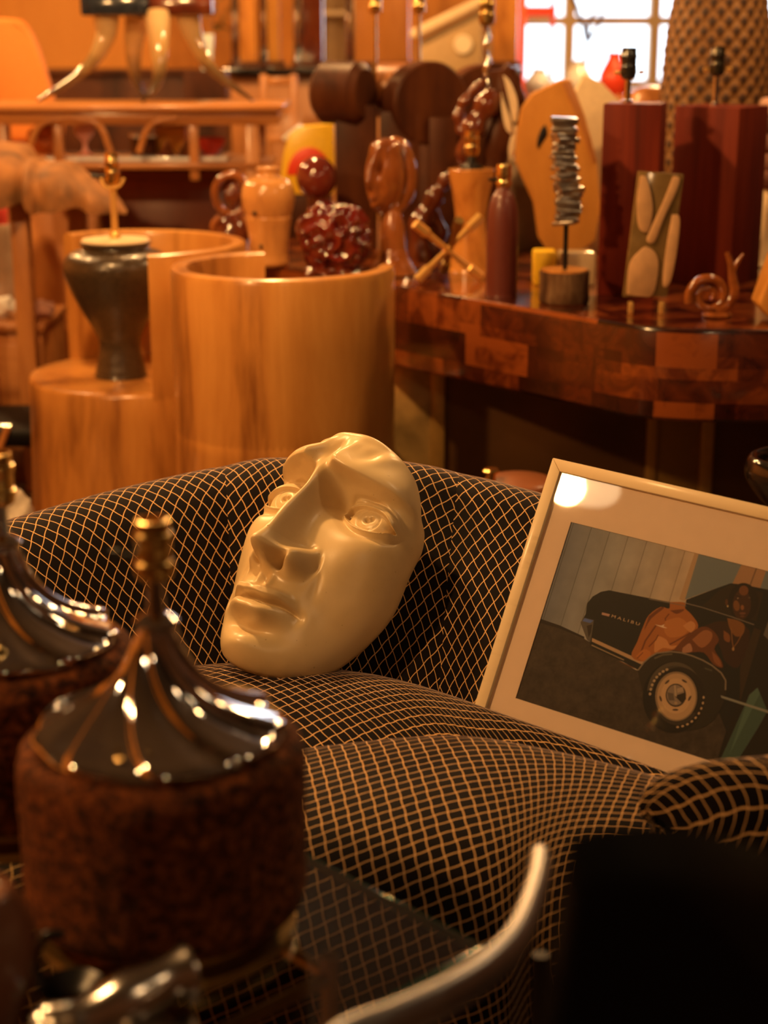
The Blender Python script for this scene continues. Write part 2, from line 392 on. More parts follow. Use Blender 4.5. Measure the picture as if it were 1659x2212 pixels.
# front roll of the seat
cb = spline([(-.66, 1.86, 0), (-.40, 1.99, 0), (-.11, 2.075, 0), (.07, 2.115, 0), (.18, 2.09, 0), (.36, 1.985, 0), (.50, 1.86, 0)], 80)
fr = spline([(-.66, 1.60, 0), (-.42, 1.66, 0), (-.14, 1.715, 0), (.04, 1.745, 0), (.14, 1.755, 0), (.20, 1.765, 0), (.36, 1.70, 0)], 80)
roll_prof = spline([(0, .36, 0), (.03, .408, 0), (.12, .432, 0), (.35, .437, 0), (.62, .424, 0), (.84, .392, 0), (.97, .33, 0), (1.02, .25, 0), (.99, .08, 0)], 60)
rl = [0.0]
for k in range(60): rl.append(rl[-1] + math.hypot((roll_prof[k + 1].x - roll_prof[k].x) * .36, roll_prof[k + 1].y - roll_prof[k].y))
def roll(u, v):
    a = cb[int(round(u * 80))]; b = fr[int(round(u * 80))]; q = roll_prof[int(round(v * 60))]
    p = a.lerp(b, q.x); e = min(1, (1 - u) / .10); k = (1 - (1 - e) ** 2) ** .5
    z = q.y - (1 - k) * .10 * (1 if q.y > .2 else .2); z += .010 * math.sin(u * 3.0) * (q.y / .43)
    return (p.x, p.y - 2.1, max(z, .06))
def rolluv(u, v):
    i = int(round(u * 80)); return (sum((cb[k + 1] - cb[k]).length for k in range(i)) * .93, rl[int(round(v * 60))])
MB().grid(roll, 80, 60, uvfn=rolluv).build('seat_cushion', F_S, chair, ang=80)
MB().slab([(-.74, -.5), (.30, -.36), (.62, -.3), (.70, .05), (.45, .36), (0, .50), (-.5, .45), (-.80, .1)], .02, .09, .01).build('plinth', M['black'], chair)

# ---------------------------------------------------------------- sculpted face mask
def gs(x, s): return np.exp(-(x / s) ** 2)
def sst(a, b, x): t = np.clip((x - a) / (b - a), 0, 1); return t * t * (3 - 2 * t)
def face_height(x, y):
    ax = np.abs(x)
    # narrowing of the face towards the chin
    s = 1 - .34 * sst(-3, -11.5, y)
    xs = x / s
    z = 1.0 - .070 * xs ** 2 - .0011 * xs ** 4
    z += -.016 * np.maximum(y - 1, 0) ** 2 - .020 * np.maximum(-y - 7.5, 0) ** 2 * 1.6
    z += .35 * gs(y - 3.6, 2.0) * gs(x, 3.5)
    # cheek bones
    z += .65 * gs(ax - 4.5, 1.7) * gs(y + 2.0, 1.5) + .25 * gs(ax - 3.2, 1.3) * gs(y + 3.2, 1.6)
    z -= .35 * gs(ax - 4.0, 1.4) * gs(y + 6.6, 1.8)
    # brow: a knitted overhanging ridge
    yb = 1.55 + .30 * ax - .055 * ax ** 2
    yy = y - yb - .05
    brow = np.where(yy > 0, gs(yy, 1.0), gs(yy, .34)) * sst(.25, 1.3, ax) * (1 - sst(4.4, 6.2, ax))
    z += 1.6 * brow * (1 - .45 * sst(1.8, 5, ax))
    z += .22 * gs(ax - 1.3, .75) * gs(y - 2.0, .8)           # corrugator knot
    z += .34 * gs(ax - .75 - .12 * (y - 2), .38) * gs(y - 2.9, 1.1) + .20 * gs(ax - 2.9 - .35 * (y - 3), .42) * gs(y - 3.3, .8)
    z -= .34 * gs(x - .02, .30) * gs(y - 2.8, 1.2)              # furrow
    z -= .22 * gs(ax - 2.05 - .3 * (y - 3), .38) * gs(y - 3.4, .8)
    z += .20 * gs(y - 4.6 - .10 * ax, .35) * gs(ax - 1.8, 1.5) - .14 * gs(y - 4.0 - .10 * ax, .3) * gs(ax - 2.0, 1.5)
    z += .18 * gs(y - yb + .85, .16) * gs(ax - 3.3, 1.1)
    # sockets
    z -= 1.35 * gs(ax - 3.1, 1.8) * gs(y - .20, 1.05)
    z -= 1.45 * gs(ax - 1.38, .56) * gs(y - .55, .90)
    # nose
    yf = np.linspace(-14, 8, 2201); kk = np.exp(-(np.arange(-60, 61) / 100 / .18) ** 2); kk /= kk.sum()
    hf = np.interp(yf, [-5.6, -5.2, -4.95, -4.75, -4.5, -4.15, -3.6, -2.6, -1.4, -.3, .6, 1.4, 2.3, 3.4], [0, .15, .70, 1.45, 2.3, 2.9, 2.85, 2.45, 2.10, 1.80, 1.50, 1.10, .40, 0])
    h = np.interp(y, yf, np.convolve(hf, kk, 'same'))
    w = np.interp(y, [-5.2, -4.2, -3.3, -2, 0, 1.5, 3], [.95, .92, .74, .66, .56, .60, .8])
    z += h * np.exp(-(ax / w) ** 2.2) + .55 * gs(x, .90) * gs(y + 4.10, .62) + .25 * gs(ax - .85, .5) * gs(y + 4.1, .4)
    z += .60 * gs(ax, 1.75) * gs(y + 2.4, 2.2)
    ala = gs(ax - 1.45, .55) * np.where(y > -4.6, gs(y + 4.6, 1.05), np.exp(-np.abs((y + 4.6) / .66) ** 2.6)) * np.where(x < 0, .7, 1)
    z += 1.7 * ala
    z -= .45 * gs(ax - 2.16, .18) * gs(y + 4.4, .7)
    z -= .35 * gs(ax - 1.35, .40) * gs(y + 3.25, .35)
    nos = np.where(x < 0, .35, 1) * gs(ax - .78 - .25 * (y + 4.6), .30) * gs(y + 4.66, .24)
    z -= 2.3 * nos
    z -= .18 * gs(ax - 2.6 - .3 * (-y - 5), .3) * gs(y + 5.3, .8)   # nasolabial fold
    # muzzle and mouth
    z += 1.0 * gs(x, 2.6) * gs(y + 6.8, 1.9)
    z -= .26 * gs(x, .26) * gs(y + 5.65, .50) - .14 * gs(ax - .48, .2) * gs(y + 5.65, .5)
    ym = -6.72 - .045 * ax ** 2 + .05 * gs(ax, .5) - .03 * gs(ax - .9, .5)
    wl = 1 - sst(1.5, 2.75, ax)
    yu = ym + .46 - .05 * gs(ax, .3)
    z += .72 * wl * np.where(y > yu, gs(y - yu, .20), 1) * sst(-.04, .30, y - ym + .0) * np.where(y > yu + .9, 0, 1)
    z += .80 * wl ** .8 * gs(y - (ym - .56), .40) * (1 - .3 * sst(.8, 2, ax))
    z -= .60 * gs(y - ym, .105) * (1 - sst(2.3, 2.8, ax))
    z -= .35 * gs(ax - 2.75, .33) * gs(y + 7.1, .35)
    z += .16 * gs(ax - 3.1, .35) * gs(y + 7.2, .7)
    z -= .80 * gs(x, 1.6) * gs(y + 8.30, .46)
    # chin
    z += 1.05 * gs(x, 1.6) * gs(y + 9.75, 1.05)
    # eyes
    for sg in (-1, 1):
        cx, cy, rad = sg * 3.22, -.05, 1.42
        lx, ly = (x - cx) * sg, y - cy                         # lx > 0 towards the temple
        d2 = (x - cx) ** 2 + (y - cy) ** 2
        zcn = .62 - rad                                        # front of the ball at z=.52
        zcn = zcn - .62
        ball = zcn + np.sqrt(np.maximum(rad ** 2 - d2, 0.0))
        cant = -.10 * lx
        up = .80 * (1 - (np.abs(lx + .08) / 1.66) ** 2.3) + cant
        lo = -.60 * (1 - (np.abs(lx - .1) / 1.66) ** 2.3) + cant
        inside = sst(-.10, .10, up - ly) * sst(-.10, .10, ly - lo)
        lr = rad + .27
        lid = zcn + np.sqrt(np.maximum(lr ** 2 - (x - cx) ** 2 * .80 - (y - cy) ** 2 * .95, 0.0))
        dl = np.maximum(ly - up, lo - ly)                      # distance outside the opening
        near = 1 - sst(.30, .95, dl)
        near = near * (1 - sst(1.45, 2.1, np.abs(lx)))
        z = z * (1 - near) + np.maximum(lid, z - .25) * near
        z = np.where(ly > 0, z - .24 * gs(dl - .52, .10) * (1 - sst(1.3, 1.9, np.abs(lx))), z - .05 * gs(dl - .38, .14) * (1 - sst(1.2, 1.7, np.abs(lx))))
        z = z + .08 * gs(dl - .07, .07) * (1 - sst(1.4, 1.8, np.abs(lx)))
        # gaze: iris disc, incised ring, kidney shaped pupil
        gx, gy = cx + .10 * sg * 0 - .02, cy + .10
        rr = np.hypot(x - gx, y - gy)
        eb = ball - .06 * gs(rr - .66, .055) - .04 * (rr < .62) - .30 * gs(x - gx - .13, .13) * gs(y - gy - .10, .15) - .30 * gs(x - gx + .14, .12) * gs(y - gy - .02, .15) \
            - .16 * gs(x - gx + .02, .12) * gs(y - gy + .10, .12)
        z = z * (1 - inside) + eb * inside
    return z
K_M = 1.03
Rm = Matrix(((0.789134, 0.432099, -0.43653), (-0.614143, 0.543772, -0.571961), (-0.009771, 0.719446, 0.694479)))
Tm = CAM + K_M * (Vector((-0.09105, 2.4, 0.67127)) - CAM); SM = 0.025409 * K_M
FSC = np.array([0.9931, 1.0307, 0.8086])
ANC = np.array([[3.178, 0.052, 0.398, -0.253], [-3.178, 0.052, 0.303, -0.151], [1.539, -0.103, -0.375, -0.051], [4.916, -0.258, 0.189, 0.009], [0.0, 0.515, 0.263, 0.006], [0.0, 2.061, -0.494, 0.418], [2.483, 2.164, -0.124, -0.122], [0.0, -4.721, 0.157, -0.243], [1.937, -4.575, 0.111, 0.47], [0.0, -5.555, 0.027, 0.29], [0.0, -6.415, -0.384, -0.074], [2.582, -7.215, -0.376, 0.159], [0.0, -7.525, 0.468, -0.49], [0.0, -10.101, 0.184, 0.157], [-1.589, -7.061, 0.11, 0.157], [7.5, -3.2, -0.0, -0.0], [6.495, 1.05, -0.032, 0.001], [3.75, 4.161, 0.011, 0.011], [0.0, 5.3, 0.007, -0.005], [-3.75, 4.161, -0.0, -0.0], [-6.495, 1.05, -0.002, 0.001], [-7.5, -3.2, -0.0, 0.0], [-6.495, -7.45, -0.0, -0.0], [-3.75, -10.561, -0.001, -0.001], [-0.0, -11.7, -0.055, -0.046], [3.75, -10.561, 0.002, -0.001], [6.495, -7.45, 0.001, -0.0]])
def face_warp(V):                                           # fine adjustment of the feature positions, in cm
    d = ((V[:, None, :2] - ANC[None, :, :2]) ** 2).sum(-1); V = V.copy(); V[:, :2] += np.exp(-d / 2.56) @ ANC[:, 2:]; return V
OUTL = [(-90, 7.48), (-80, 7.5), (-70, 7.36), (-60, 6.94), (-50, 6.37), (-40, 5.96), (-30, 5.78), (-20, 5.72), (-10, 5.73), (0, 5.73), (10, 5.82), (20, 5.98), (30, 6.22), (40, 7.0), (50, 7.64), (60, 7.98), (70, 8.14), (80, 8.07), (90, 8.19)]
def face_outline(th):
    # egg outline of the mask, in cm about (0,-3.2)
    half = OUTL
    key = [(a % 360, r) for a, r in half]; key += [((180 - a) % 360, r * (.935 if -60 < a < 60 else 1 - .065 * (90 - abs(a)) / 30)) for a, r in half if a not in (90, -90)]; key = sorted(set(key)); key.append((360, key[0][1]))
    xs = np.array([k[0] for k in key] ); ys = np.array([k[1] for k in key])
    xx = np.concatenate([xs - 360, xs[1:], xs[1:] + 360]); yy = np.concatenate([ys, ys[1:], ys[1:]])
    acc = 0
    for d, wt in ((-10, .2), (-5, .25), (0, .3), (5, .25), (10, .0)): acc = acc + wt * np.interp(th + d, xx, yy)
    return acc
def make_mask():
    NT, NR = 900, 400
    th = np.linspace(0, 360, NT, endpoint=False); ol = face_outline(th) * 1.0
    # smooth the outline
    for _ in range(40): ol = (np.roll(ol, 1) + 2 * ol + np.roll(ol, -1)) / 4
    rr = (np.arange(1, NR + 1) / NR) ** .92
    T, RR = np.meshgrid(np.radians(th), rr)
    O = np.tile(ol, (NR, 1))
    X = RR * O * np.cos(T); Y = -3.2 + RR * O * np.sin(T)
    Z = face_height(X, Y)
    # light smoothing radially / round of the rim
    ed = (1 - RR) * O                                         # distance from rim
    Z = Z - .9 * (1 - np.sqrt(np.clip(1 - (1 - np.clip(ed / 1.1, 0, 1)) ** 2, 0, 1))) * 1.3
    # nose droops over the lip, lids and brow overhang slightly
    nose = gs(X, 1.3) * gs(Y + 4.2, 1.2)
    Yd = Y - .25 * nose
    X = X - .30 * gs(X, 1.1) * gs(Y + 4.3, 1.3)
    rings = [(X, Yd, Z)]
    vs = [np.stack([X, Yd, Z], -1).reshape(-1, 3)]
    # back of the shell: rim turned back, then a hollow inner face
    lastX, lastY, lastZ = X[-1], Yd[-1], Z[-1]
    extra = []
    for k, (sc_, dz) in enumerate(((1.0, -.35), (.985, -.8), (.95, -1.15), (.90, -1.15), (.86, -.8), (.7, .2), (.4, .35), (.05, .4))):
        ex = lastX * sc_; ey = -3.2 + (lastY + 3.2) * sc_
        ez = lastZ * (1 if sc_ > .84 else .55) + dz
        extra.append(np.stack([ex, ey, ez - (0 if sc_ > .84 else .9)], -1))
    vs += extra
    c0 = np.array([[0, -3.2, float(face_height(np.array([0.0]), np.array([-3.2]))[0])]])
    V = np.concatenate([c0] + vs, 0)
    V = face_warp(V * FSC)
    V = V * SM
    Rn = np.array([list(r) for r in Rm]); V = V @ Rn.T + np.array(Tm)
    fs = []
    rows = NR + len(extra)
    for j in range(rows - 1):
        a = 1 + j * NT
        for i in range(NT):
            i2 = (i + 1) % NT; fs.append((a + i, a + i2, a + NT + i2, a + NT + i))
    for i in range(NT): fs.append((0, 1 + (i + 1) % NT, 1 + i)[::-1])
    fs.append(tuple(1 + (rows - 1) * NT + i for i in range(NT)))
    return V, fs
V, Fc = make_mask()
m, t, b = nt('cream_resin'); v = coords(t)
n1 = N(t, 'ShaderNodeTexNoise', Scale=9, Detail=5); t.links.new(v, n1.inputs['Vector'])
cc = ramp(t, n1.outputs['Fac'], [(.3, (.58, .43, .22)), (.55, (.72, .55, .30)), (.75, (.76, .60, .34))])
n2 = N(t, 'ShaderNodeTexNoise', Scale=160, Detail=1); t.links.new(v, n2.inputs['Vector'])
sp = ramp(t, n2.outputs['Fac'], [(.20, (.35, .22, .10)), (.235, (1, 1, 1))])
mu = N(t, 'ShaderNodeMix', data_type='RGBA', blend_type='MULTIPLY'); mu.inputs['Factor'].default_value = .35
t.links.new(cc, mu.inputs[6]); t.links.new(sp, mu.inputs[7]); t.links.new(mu.outputs[2], b.inputs['Base Color'])
b.inputs['Roughness'].default_value = .36; b.inputs['Specular IOR Level'].default_value = .5; b.inputs['Coat Weight'].default_value = .25; b.inputs['Coat Roughness'].default_value = .3
b.inputs['Subsurface Weight'].default_value = 0
M['resin'] = m
org = Vector((float(V[:, 0].mean()), float(V[:, 1].mean()), float(V[:, 2].min())))
mk = MB(); mk.v = [tuple(Vector(p) - org) for p in V.tolist()]; mk.f = Fc
mo = mk.build('face_mask', M['resin'], ang=75, loc=org)
tag(mo, 'large cream sculpted face mask with knitted brow propped in the net patterned armchair', 'face sculpture')
# ---------------------------------------------------------------- framed photograph
FR = Matrix(((.8109441, .30805078, -.49746798), (-.58240796, .34314024, -.73692316), (-.05630847, .8873328, .45767878)))
FT = Vector((.11693426, 2.21694733, .38283238))
FH, FB, ML, MT, MBt = .42, .01766327, .05535504, .0841141, .07050013
FWD = .525
frm = thing('picture_frame', 'pale wooden picture frame with a colour photograph of a dark car, leaning in the armchair', 'framed picture', FT)
frm.rotation_euler = FR.to_euler()
def fp(px, py, w=0.0):                        # pixel -> in-plane coordinates of the frame
    d = ray(px, py); n = FR.col[2]; P0 = FT + n * w; s = (P0 - CAM).dot(n) / d.dot(n); q = CAM + d * s - P0
    return (q.dot(FR.col[0]), q.dot(FR.col[1]))
M['framewood'] = wood('pale_frame_wood', (.72, .56, .34), (.82, .66, .42), scale=20, stretch=(.2, 1, 1), rough=.42, coat=.1)
M['mat'] = plain('mat_board', (.88, .68, .52), .9, spec=.1, var=.02)
M['matbevel'] = plain('mat_bevel', (.85, .72, .5), .7)
fb_ = FB
def rail(pts, name='frame_rail'):
    mb = MB(); mb.prism([(a, c) for a, c in pts], .022, Matrix(((1, 0, 0, 0), (0, 0, 1, 0), (0, -1, 0, 0), (0, 0, 0, 1))) if 0 else Matrix(((1, 0, 0, 0), (0, 0, 1, 0), (0, -1, 0, 0), (0, 0, 0, 1))), .0012)
    return mb.build(name, M['framewood'], frm)
def rail2(pts):
    # outline in u,v extruded back along -w
    bm = bmesh.new(); vs = [bm.verts.new((a, c, 0)) for a, c in pts]; f = bm.faces.new(vs)
    r = bmesh.ops.extrude_face_region(bm, geom=[f]); bmesh.ops.translate(bm, vec=(0, 0, -.024), verts=[e for e in r['geom'] if isinstance(e, bmesh.types.BMVert)])
    bmesh.ops.recalc_face_normals(bm, faces=bm.faces[:]); bmesh.ops.bevel(bm, geom=bm.edges[:], offset=.0009, segments=2, profile=.5, affect='EDGES')
    return MB().bm(bm).build('frame_rail', M['framewood'], frm)
g = .0002
rail2([(0, g), (0, FH - g), (FB, FH - FB - g), (FB, FB + g)]); rail2([(FWD, g), (FWD, FH - g), (FWD - FB, FH - FB - g), (FWD - FB, FB + g)])
rail2([(g, 0), (FB + g, FB), (FWD - FB - g, FB), (FWD - g, 0)]); rail2([(g, FH), (FB + g, FH - FB), (FWD - FB - g, FH - FB), (FWD - g, FH)])
PX0, PX1, PY0, PY1 = ML, FWD - ML - .004, MBt, FH - MT
mb = MB(); w0 = -.0085
for a, b_, c, d in ((FB, PX0, FB, FH - FB), (PX1, FWD - FB, FB, FH - FB), (PX0, PX1, FB, PY0), (PX0, PX1, PY1, FH - FB)):
    mb.box(b_ - a, d - c, .0016, ((a + b_) / 2, (c + d) / 2, w0 - .0008))
mb.build('mat_board', M['mat'], frm)
MB().box(FWD - 2 * FB + .002, FH - 2 * FB + .002, .003, (FWD / 2, FH / 2, -.0155)).build('backing_board', M['darkwood'], frm)
MB().box(FWD - 2 * FB + .001, FH - 2 * FB + .001, .0015, (FWD / 2, FH / 2, -.0055)).build('glass', pane('picture_glass', ior=1.42, boost=.0), frm)
# the photograph itself: a flat print
def z5(X, Y): return (1240 + X / 3.959, 1200 + Y / 3.959)
def z2(X, Y): return (980 + X / 2.443, 960 + Y / 2.443)
PW = -.0102
print_mats = []; pv = []; pf = []; pm = []
PC = {}
def pcol(c, stripes=False, noise_=0):
    key = (tuple(c), stripes, noise_)
    if key in PC: return PC[key]
    m, t, b = nt('print_ink'); b.inputs['Base Color'].default_value = col4(c); b.inputs['Roughness'].default_value = .5; b.inputs['Specular IOR Level'].default_value = .2
    if stripes:
        v = coords(t, rot=(0, 0, R(0))); s = t.nodes.new('ShaderNodeSeparateXYZ'); t.links.new(v, s.inputs[0])
        fr_ = N(t, 'ShaderNodeMath', operation='FRACT'); ml = N(t, 'ShaderNodeMath', operation='MULTIPLY'); ml.inputs[1].default_value = 34
        t.links.new(s.outputs[0], ml.inputs[0]); t.links.new(ml.outputs[0], fr_.inputs[0])
        r1 = ramp(t, fr_.outputs[0], [(0, (.30, .28, .25)), (.05, (.95, .95, .95)), (.5, (1, 1, 1)), (.93, (.9, .9, .9))])
        r2 = ramp(t, s.outputs[0], [(.06, (.20, .22, .27)), (.13, (.36, .36, .36)), (.20, (.48, .42, .36)), (.27, (.60, .45, .32))])
        n = N(t, 'ShaderNodeTexNoise', Scale=25, Detail=5); t.links.new(v, n.inputs['Vector']); r3 = ramp(t, n.outputs['Fac'], [(.3, (.8, .8, .8)), (.7, (1.1, 1.1, 1.1))])
        x1 = N(t, 'ShaderNodeMix', data_type='RGBA', blend_type='MULTIPLY'); x1.inputs['Factor'].default_value = 1; t.links.new(r1, x1.inputs[6]); t.links.new(r2, x1.inputs[7])
        x2 = N(t, 'ShaderNodeMix', data_type='RGBA', blend_type='MULTIPLY'); x2.inputs['Factor'].default_value = 1; t.links.new(x1.outputs[2], x2.inputs[6]); t.links.new(r3, x2.inputs[7])
        t.links.new(x2.outputs[2], b.inputs['Base Color'])
    elif noise_:
        v = coords(t); n = N(t, 'ShaderNodeTexNoise', Scale=noise_, Detail=6, Roughness=.7); t.links.new(v, n.inputs['Vector'])
        t.links.new(ramp(t, n.outputs['Fac'], [(.3, [x * .55 for x in c]), (.7, [x * 1.5 for x in c])]), b.inputs['Base Color'])
    print_mats.append(m); PC[key] = len(print_mats) - 1; return PC[key]
layer = [0]
def clip_rect(P):
    for ax, lim, sg in ((0, PX0 - .001, 1), (0, PX1 + .001, -1), (1, PY0 - .001, 1), (1, PY1 + .001, -1)):
        out = []
        for i in range(len(P)):
            a, b_ = P[i - 1], P[i]; ia, ib = (a[ax] - lim) * sg >= 0, (b_[ax] - lim) * sg >= 0
            if ia != ib:
                s = (lim - a[ax]) / (b_[ax] - a[ax]); out.append((a[0] + (b_[0] - a[0]) * s, a[1] + (b_[1] - a[1]) * s))
            if ib: out.append(b_)
        P = out
        if not P: return P
    return P
def pp(pts, c, smooth=0, inplane=False, **k):
    layer[0] += 1; q = [fp(x, y, PW) for x, y in pts] if not inplane else pts
    if smooth:
        ring = spline([(a, b_, 0) for a, b_ in q] + [(q[0][0], q[0][1], 0)], len(q) * smooth)[:-1]; q = [(p.x, p.y) for p in ring]
    q = clip_rect(q)
    if len(q) < 3: return
    o = len(pv); pv.extend([(a, b_, PW + layer[0] * 6e-6) for a, b_ in q]); pf.append(tuple(range(o, o + len(q)))); pm.append(pcol(c, **k))
def ell(cx, cy, rx, ry, c, rot=0, n=40, a0=0, a1=360, **k):
    P = []
    for i in range(n + (a1 - a0 < 360)):
        a = R(a0 + (a1 - a0) * i / n); x, y = rx * math.cos(a), ry * math.sin(a); P.append(z5(cx + x * math.cos(R(rot)) - y * math.sin(R(rot)), cy + x * math.sin(R(rot)) + y * math.cos(R(rot))))
    pp(P, c, **k)
def stroke(pts, w, c, f=z5):
    for (x0, y0), (x1, y1) in zip(pts[:-1], pts[1:]):
        dx, dy = x1 - x0, y1 - y0; L = math.hypot(dx, dy); nx, ny = -dy / L * w / 2, dx / L * w / 2; ex, ey = dx / L * w * .15, dy / L * w * .15
        pp([f(x0 + nx - ex, y0 + ny - ey), f(x1 + nx + ex, y1 + ny + ey), f(x1 - nx + ex, y1 - ny + ey), f(x0 - nx - ex, y0 - ny - ey)], c)
S5 = lambda L: [z5(*p) for p in L]
pp([(PX0 - .001, PY0 - .001), (PX1 + .001, PY0 - .001), (PX1 + .001, PY1 + .001), (PX0 - .001, PY1 + .001)], (.4, .3, .2), inplane=True, stripes=True)
# end wall and post
pp(S5([(1066, -30), (1850, 160), (1850, 420), (1659, 300), (1350, 240), (1200, 285), (930, 385)]), (.17, .21, .24))
pp(S5([(1440, 60), (1650, 110), (1585, 300), (1350, 250)]), (.40, .23, .13)); stroke([(1560, 110), (1500, 270)], 12, (.18, .11, .07))
pp(S5([(1030, -20), (1066, -12), (945, 390), (900, 375)]), (.46, .31, .19))
# ground
pp([z2(400, 905), z2(560, 962), z2(680, 1020), z2(960, 1190), z2(1500, 1300), z2(1800, 1500), z2(1700, 1900), z2(300, 1420)], (.045, .032, .022), noise_=60)
pp([z2(400, 900), z2(560, 955), z2(690, 1015), z2(690, 1026), z2(560, 972), z2(400, 925)], (.015, .010, .008))
# car body
BODY = (.008, .009, .008)
pp(S5([(300, 297), (800, 395), (955, 418), (960, 378), (1190, 290), (1340, 237), (1450, 250), (1850, 330), (1850, 1900), (1330, 1900), (1215, 1780), (1300, 1500), (1200, 1250), (1000, 1100), (780, 1080), (560, 985), (400, 900), (160, 790), (130, 740), (92, 620), (60, 570), (100, 500), (112, 410), (160, 350), (230, 310)]), BODY)
pp(S5([(1210, 1800), (1290, 1560), (1420, 1180), (1560, 700), (1659, 640), (1850, 700), (1850, 1900)]), (.010, .008, .006))
pp(S5([(1100, 430), (1250, 290), (1340, 250), (1440, 262), (1620, 320), (1560, 560), (1350, 515)]), (.020, .013, .006))
pp(S5([(1420, 960), (1540, 620), (1600, 640), (1420, 1250)]), (.035, .020, .009))
pp(S5([(1225, 1800), (1300, 1640), (1500, 1190), (1570, 1130), (1655, 1330), (1570, 1480), (1420, 1720), (1320, 1800)]), (.05, .10, .08))
pp(S5([(1500, 1190), (1570, 1130), (1590, 1180), (1400, 1560), (1330, 1700)]), (.08, .15, .12))
pp(S5([(1660, 560), (1750, 600), (1750, 800), (1620, 680)]), (.12, .11, .10))
# front bumper, sill strip
pp(S5([(55, 572), (85, 532), (170, 552), (160, 620), (150, 690), (140, 745), (110, 720), (80, 640)]), (.10, .09, .08)); pp(S5([(72, 560), (92, 536), (165, 556), (140, 578)]), (.10, .16, .5)); pp(S5([(110, 600), (155, 590), (145, 660), (125, 700)]), (.03, .022, .018))
pp(S5([(155, 705), (600, 908), (592, 938), (152, 735)]), (.50, .33, .20)); pp(S5([(150, 760), (430, 890), (425, 898), (150, 772)]), (.30, .22, .14))
pp(S5([(400, 905), (540, 970), (500, 960), (380, 905)]), (.16, .06, .02))
# man with the bare chest
SK, SD, SH = (.40, .135, .030), (.16, .045, .012), (.60, .27, .10)
pp(S5([(820, 398), (945, 402), (950, 452), (1000, 500), (1062, 595), (1020, 670), (930, 740), (850, 808), (700, 835), (600, 908), (490, 862), (540, 740), (590, 610), (640, 510), (740, 440), (812, 455)]), SK, smooth=3)
pp(S5([(640, 520), (730, 450), (770, 450), (660, 540), (600, 640)]), SD, smooth=3); pp(S5([(820, 470), (945, 460), (880, 500)]), SD, smooth=3); stroke([(812, 500), (780, 540), (790, 600)], 10, SD)
pp(S5([(690, 740), (720, 690), (790, 720), (820, 770), (880, 770), (840, 800), (760, 790), (690, 830)]), SH, smooth=3); pp(S5([(780, 560), (900, 530), (980, 600), (940, 680), (820, 700), (770, 640)]), (.50, .19, .05), smooth=3)
stroke([(700, 600), (610, 730), (560, 860)], 14, SD); stroke([(720, 680), (700, 720), (640, 780)], 10, SD); stroke([(820, 760), (930, 700), (1010, 650)], 12, SD); pp(S5([(930, 600), (1000, 560), (1040, 600), (1000, 660)]), SH, smooth=3)
pp(S5([(530, 860), (600, 800), (660, 840), (600, 905)]), (.50, .17, .04), smooth=3); stroke([(540, 880), (590, 830)], 7, SD)
pp(S5([(690, 590), (745, 600), (775, 588), (765, 606), (800, 622), (760, 618)]), (.80, .62, .48))
# man with necklace
B1, B2, B3 = (.15, .045, .013), (.035, .012, .006), (.34, .13, .05)
pp(S5([(1120, 600), (1250, 560), (1400, 590), (1500, 640), (1480, 800), (1400, 960), (1290, 900), (1240, 760)]), B2, smooth=3)
pp(S5([(850, 812), (960, 690), (1090, 610), (1180, 635), (1240, 720), (1200, 800), (1260, 900), (1270, 960), (1190, 930), (1110, 830), (980, 830)]), B1, smooth=3)
pp(S5([(1010, 720), (1110, 640), (1180, 660), (1170, 730), (1090, 790)]), B3, smooth=3); pp(S5([(930, 790), (990, 750), (1010, 820), (930, 830)]), (.42, .20, .12), smooth=3)
pp(S5([(1180, 820), (1240, 880), (1260, 950), (1200, 910)]), (.26, .09, .03), smooth=3)
pp(S5([(1310, 535), (1400, 555), (1460, 600), (1440, 680), (1380, 690), (1330, 620)]), (.22, .085, .02), smooth=3); pp(S5([(1280, 640), (1330, 680), (1330, 740), (1285, 720)]), (.22, .075, .02), smooth=3)
ell(1450, 400, 128, 165, (.012, .007, .004)); ell(1435, 420, 78, 128, (.055, .020, .008), rot=3); ell(1305, 400, 12, 28, (.10, .035, .01))
ell(1452, 300, 40, 42, (.17, .06, .018)); ell(1390, 430, 26, 46, (.20, .075, .018), rot=-10); ell(1440, 445, 14, 22, (.27, .10, .03)); ell(1442, 495, 28, 10, (.16, .06, .03)); ell(1440, 520, 20, 8, (.12, .045, .02))
ell(1395, 368, 20, 8, (.04, .015, .008), rot=8); ell(1402, 366, 7, 5, (.35, .24, .16)); ell(1500, 362, 9, 6, (.12, .08, .04)); ell(1315, 434, 7, 9, (.5, .34, .15)); stroke([(1370, 340), (1430, 355)], 8, (.02, .01, .005))
stroke([(1345, 620), (1352, 720), (1362, 790)], 7, (.28, .12, .03)); stroke([(1455, 640), (1400, 740), (1362, 790)], 7, (.25, .10, .03)); ell(1362, 800, 10, 16, (.40, .22, .08))
# window and door chrome
stroke([(945, 405), (1100, 445), (1350, 525), (1540, 592)], 7, (.22, .18, .15)); stroke([(640, 372), (960, 432)], 6, (.20, .17, .14))
